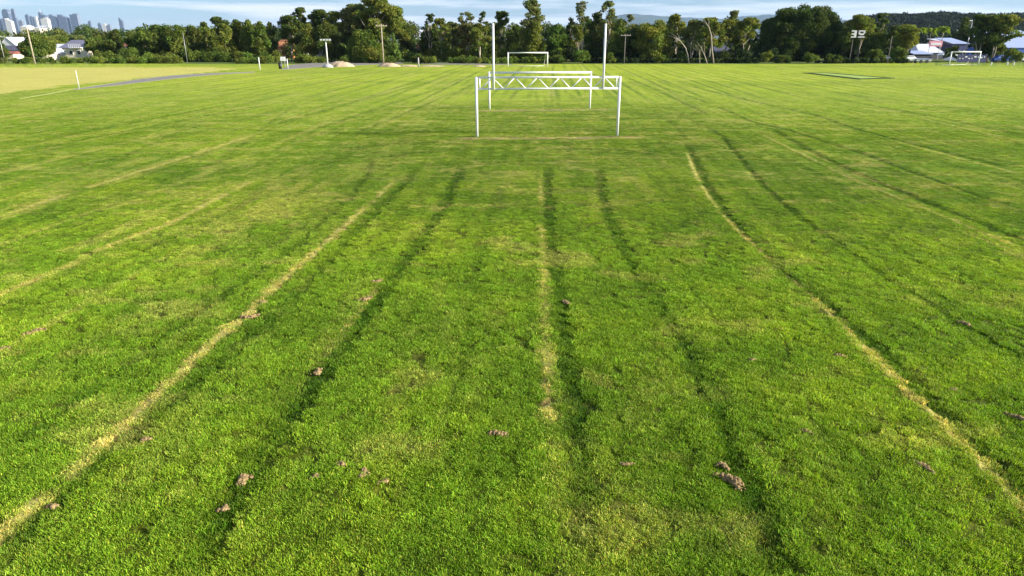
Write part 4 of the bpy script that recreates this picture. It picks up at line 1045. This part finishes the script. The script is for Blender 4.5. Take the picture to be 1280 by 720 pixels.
def banner():
    Y = 151; x0, x1 = XX(1197, Y, 1), XX(1233, Y, 1); w = x1 - x0; z1, z0 = HH(68.5, Y), .15
    t = thing('banner_fence', ((x0 + x1) / 2, Y, 0), 'navy banner with white marks stretched behind the far-right goal', 'banner')
    b = MB().box((0, 0, (z0 + z1) / 2), (w, .05, z1 - z0)).build('cloth', M_navy, t)
    rr = random.Random(4); m = MB()
    for k in range(9):
        m.box((-w * .42 + w * .105 * k, -.04, z0 + (z1 - z0) * rr.uniform(.45, .75)), (w * rr.uniform(.03, .085), .02, (z1 - z0) * rr.uniform(.08, .2)))
    m.build('white_marks', M_white, b)
    for k in range(6): MB().tube([(-w / 2 + w * k / 5, .06, -.1), (-w / 2 + w * k / 5, .06, z1 + .1)], .04, 8).build('post', M_metal, t)
banner()
def fence():
    Y = 150.5; x0, x1 = XX(-40, Y, 1), XX(8.5, Y, 1); H = HH(73.5, Y); w = x1 - x0
    t = thing('boundary_fence', ((x0 + x1) / 2, Y, 0), 'cream solid fence at the left edge of the field', 'fence')
    MB().box((0, 0, H / 2), (w, .1, H)).build('panel', M_cream, t)
    for k in range(6): MB().box((-w / 2 + w * k / 5, -.1, H / 2 + .03), (.14, .1, H + .06)).build('post', M_cream, t)
fence()
for k, (px, lab) in enumerate(((1239, 'tiny white bollard under the big tree by the shed'), (1259, 'tiny white bollard before the blue car'), (1267, 'tiny white bollard at the foot of the green bush by the shed'))):
    x, y = G(px, 81.2); t = thing('bollard', (x, y, 0), lab, 'bollard', 'white bollards at far right')
    MB().tube([(0, 0, -.05), (0, 0, .5)], .11, 10).build('shaft', M_white, t); MB().tube([(0, 0, .5), (0, 0, .56)], [.13, .06], 10).build('cap', M_white, t)

# ------------------------------------------------------------------ city towers
def facade(name, c, g):
    m, t, b = mat_new(name); tcn = N(t, 'ShaderNodeNewGeometry'); sp = N(t, 'ShaderNodeSeparateXYZ'); t.links.new(tcn.outputs['Position'], sp.inputs[0])
    def stripe(ax, per, w):
        d = N(t, 'ShaderNodeMath', operation='DIVIDE'); d.inputs[1].default_value = per; t.links.new(sp.outputs[ax], d.inputs[0])
        f = N(t, 'ShaderNodeMath', operation='FRACT'); t.links.new(d.outputs[0], f.inputs[0]); l = N(t, 'ShaderNodeMath', operation='LESS_THAN'); l.inputs[1].default_value = w; t.links.new(f.outputs[0], l.inputs[0]); return l.outputs[0]
    a = N(t, 'ShaderNodeMath', operation='MULTIPLY'); t.links.new(stripe('Z', 3.6, .6), a.inputs[0]); t.links.new(stripe('X', 9.0, .75), a.inputs[1])
    mx = N(t, 'ShaderNodeMix', data_type='RGBA'); mx.inputs['A'].default_value = c + (1,); mx.inputs['B'].default_value = g + (1,); t.links.new(a.outputs[0], mx.inputs['Factor'])
    t.links.new(mx.outputs['Result'], b.inputs['Base Color']); b.inputs['Roughness'].default_value = .4
    return m
F_blue = facade('blue_glass_facade', (.16, .19, .25), (.04, .06, .10)); F_grey = facade('grey_facade', (.27, .28, .31), (.07, .09, .13)); F_white = facade('white_facade', (.75, .72, .66), (.45, .44, .42))
def tower(px0, px1, top, Y, mat, shape, label):
    x0, x1 = XX(px0, Y, 100), XX(px1, Y, 100); w = x1 - x0; H = HH(top, Y); d = max(14, w * .7)
    t = thing('tower', ((x0 + x1) / 2, Y, 0), label, 'tower', 'city towers on the skyline'); m = MB(); r = MB()
    if shape == 'round':
        m.box((0, 0, (H - 30) / 2), (w, d, H - 30)); m.build('shaft', mat, t)
        n = 10; V = []
        for s in (-1, 1):
            for k in range(n + 1): a = math.pi * k / n; V.append((math.cos(a) * w / 2, s * d / 2, H - 30 + math.sin(a) * 30))
        r.add(V, [tuple(range(n + 1))[::-1], tuple(range(n + 1, 2 * n + 2))] + [(k, k + 1, k + n + 2, k + n + 1) for k in range(n)]); r.build('rounded_top', mat, t)
    elif shape == 'slant':
        h2 = H * .86; m.add([(-w / 2, -d / 2, 0), (w / 2, -d / 2, 0), (w / 2, d / 2, 0), (-w / 2, d / 2, 0), (-w / 2, -d / 2, H), (w / 2, -d / 2, h2), (w / 2, d / 2, h2), (-w / 2, d / 2, H)],
              [(3, 2, 1, 0), (4, 5, 6, 7), (0, 1, 5, 4), (1, 2, 6, 5), (2, 3, 7, 6), (3, 0, 4, 7)]); m.build('shaft', mat, t)
        r.box((-w * .2, 0, H * .97), (w * .2, d * .4, 8)); r.build('plant_room', mat, t)
    elif shape == 'spire':
        m.box((w * .12, 0, H * .42), (w * .76, d, H * .84)); m.box((-w * .25, 0, H * .46), (w * .35, d * .8, H * .92)); m.build('shaft', mat, t)
        r.tube([(-w * .25, 0, H * .92), (-w * .25, 0, H * 1.08)], [3, .5], 8); r.build('spire', M_metal, t)
    elif shape == 'taper':
        m.box((0, 0, H / 2), (w, d, H), taper=.55); m.build('shaft', mat, t); r.box((0, 0, H + 3), (w * .3, d * .3, 8)); r.build('plant_room', mat, t)
    else:
        m.box((0, 0, H / 2), (w, d, H)); m.build('shaft', mat, t)
        r.box((w * .1, 0, H + 3), (w * .55, d * .5, 7)); r.build('plant_room', mat, t)
for a in [
 (-3, 2.3, 15, 5200, F_blue, 'taper', 'blue-grey tower cut by the left edge of the photo'),
 (7.5, 15.5, 11.3, 5200, F_blue, 'round', 'tall round-topped blue-grey tower near the left edge'),
 (3, 7, 24, 5600, F_grey, 'flat', 'low tower left of the white slab'),
 (8, 15.5, 23, 4300, F_white, 'slant', 'white slab tower under the round-topped tower'),
 (17, 23.8, 12, 5300, F_blue, 'taper', 'slim tapering tower right of the round-topped tower'),
 (24.5, 30, 26, 5600, F_grey, 'flat', 'low grey tower between tapering tower and twin blocks'),
 (34.3, 38, 18.8, 5200, F_blue, 'flat', 'left of the twin stepped towers mid skyline'),
 (38.5, 42.5, 21.5, 5300, F_blue, 'flat', 'right of the twin stepped towers mid skyline'),
 (43, 45.6, 22, 5500, F_grey, 'flat', 'narrow dark tower right of the twins'),
 (46.2, 48.0, 21.5, 5000, F_white, 'flat', 'very thin white tower left of the spire tower'),
 (48.5, 51.5, 23, 5500, F_grey, 'flat', 'grey tower directly left of the spire tower'),
 (51.7, 60.5, 12.5, 5300, F_blue, 'spire', 'stepped tower with a spire, tallest of the middle cluster'),
 (53, 61.5, 23.5, 4400, F_white, 'flat', 'broad cream tower under the spire tower'),
 (62, 64.5, 22.5, 5500, F_grey, 'flat', 'thin tower right of the cream tower'),
 (65.2, 74.5, 18, 5200, F_blue, 'slant', 'wide blue-grey tower right of the cream tower'),
 (76, 86.5, 18, 5200, F_blue, 'slant', 'widest blue-grey tower with stepped roof'),
 (91, 100.5, 18.3, 5200, F_blue, 'flat', 'flat-topped tower standing right of the widest one'),
 (104.5, 107, 30.5, 5400, F_grey, 'flat', 'tiny tower right of the flat-topped tower'),
 (111, 114, 27, 5400, F_blue, 'flat', 'small dark tower poking above far trees'),
 (122.8, 126, 29.5, 5400, F_blue, 'flat', 'small squat tower midway to the lone slim tower'),
 (128.5, 132.5, 30.5, 5400, F_white, 'flat', 'small pale tower midway to the lone slim tower'),
 (134, 138, 31.5, 5400, F_grey, 'flat', 'lowest tower left of the lone slim tower'),
 (150, 154.3, 22.3, 5200, F_blue, 'slant', 'lone slim tower at the right end of the skyline'),
 (345.5, 353, 26.5, 2600, F_blue, 'flat', 'blue-grey block peeping between the left-hand trees'),
]: tower(*a)
house(29, 37, 33.5, 31, 1500, M_cream, M_greyroof, 'white-roofed building below the twin towers', depth=25, windows=3, name='building')
house(46, 52.5, 35, 32, 1500, M_cream, M_greyroof, 'white-roofed building below the spire tower', depth=25, windows=3, gable='flat', name='building')

# ------------------------------------------------------------------ hills
def hills(name, prof, Y, depth, mat, label, rough, step, seed):
    """prof: (px, top row) outline points -> a ridge with depth"""
    xs = [XX(p, Y, 20) for p, _ in prof]; hs = [max(0.5, HH(q, Y)) for _, q in prof]
    nx = int((xs[-1] - xs[0]) / step); ny = 40
    X = np.linspace(xs[0], xs[-1], nx); H = np.interp(X, xs, hs)
    v = np.linspace(0, 1, ny); VV, XG = np.meshgrid(v, X, indexing='ij')
    Hg = np.tile(H, (ny, 1)); sh = np.sin(np.pi * np.clip(VV, 0, 1)) ** .8
    nz = fbm(XG.ravel() / (step * 4), (VV * depth).ravel() / (step * 4), seed, 5).reshape(VV.shape)
    Z = Hg * sh * (1 - rough + rough * 1.3 * nz) - .5
    V = np.stack([XG.ravel(), (Y + (VV - .5) * depth).ravel(), Z.ravel()], 1)
    i, j = np.meshgrid(np.arange(ny - 1), np.arange(nx - 1), indexing='ij'); q = i * nx + j
    Q = np.stack([q, q + 1, q + nx + 1, q + nx], -1).reshape(-1, 4)
    me = quads_mesh(name, V, Q, smooth=True); o = link_mesh(name, me, mat); tag(o, label, 'hill', kind='structure')
M_hill = paint('wooded_hillside', (.016, .026, .014), .95, .6, .05, spec=.05)
M_mount = paint('far_mountain', (.06, .09, .07), .95, .3, .001, spec=.05)
hills('hill', [(1000, 40), (1060, 26), (1100, 19), (1150, 18), (1180, 16.5), (1215, 20), (1250, 19), (1290, 17), (1400, 16), (1600, 24), (1700, 45)], 800, 260, M_hill, 'dark wooded hill behind the shops', .22, 4, 5)
hills('mountain', [(690, 45), (740, 24), (775, 18), (790, 17), (812, 17.5), (840, 20.5), (862, 21), (885, 24), (910, 22), (935, 18), (955, 17), (1000, 20), (1100, 30), (1160, 44)], 9500, 2600, M_mount, 'far blue mountain range on the horizon', .12, 60, 8)
hills('far_hill', [(430, 46), (480, 34), (512, 31.5), (540, 33), (600, 38), (660, 46)], 8500, 1500, M_mount, 'faint blue hill in the gap between the trees', .12, 60, 9)
def hill_forest():
    rng = np.random.default_rng(5); cl = []
    prof = [(1060, 27), (1100, 20.5), (1150, 19.5), (1180, 18), (1215, 21.5), (1250, 20.5), (1290, 18.5), (1400, 17.5), (1500, 20)]
    for k in range(1500):
        px = rng.uniform(1062, 1440); v = rng.uniform(.10, .56); Y = 800 + (v - .5) * 260
        H = HH(np.interp(px, [p for p, _ in prof], [q for _, q in prof]), 800) * math.sin(math.pi * v) ** .8 * .93
        s_ = rng.uniform(3.0, 5.5); cl.append((XX(px, 800, 20), Y, H + s_ * .1, s_, s_, s_ * rng.uniform(.7, 1.0)))
    for k in range(420):
        px = rng.uniform(1075, 1420); Y = rng.uniform(420, 640); s_ = rng.uniform(3, 5); H = HH(rng.uniform(39, 46), Y)
        for z in np.arange(1.5, max(2, H), 3.2): cl.append((XX(px, Y), Y, z, s_, s_, 2.4))
    me = foliage_mesh('hill_forest', cl, 1.15, rng, GREEN['hill'], .8, .3); o = link_mesh('hill_forest', me); tag(o, 'dark forest covering the hill behind the shops', 'forest', kind='stuff')
hill_forest()

# ------------------------------------------------------------------ the air
def haze():
    m = bpy.data.materials.new('thin_haze'); m.use_nodes = True; t = m.node_tree; t.nodes.clear()
    o = N(t, 'ShaderNodeOutputMaterial'); v = N(t, 'ShaderNodeVolumePrincipled')
    v.inputs['Color'].default_value = (.48, .68, 1.0, 1); v.inputs['Density'].default_value = 4.2e-5; v.inputs['Anisotropy'].default_value = 0.1
    t.links.new(v.outputs[0], o.inputs['Volume'])
    b = MB().box((0, 0, 219), (30000, 30000, 440)).build('haze', m); b.location = (0, 0, 0); tag(b, 'thin blue distance haze', 'haze', kind='stuff')
haze()
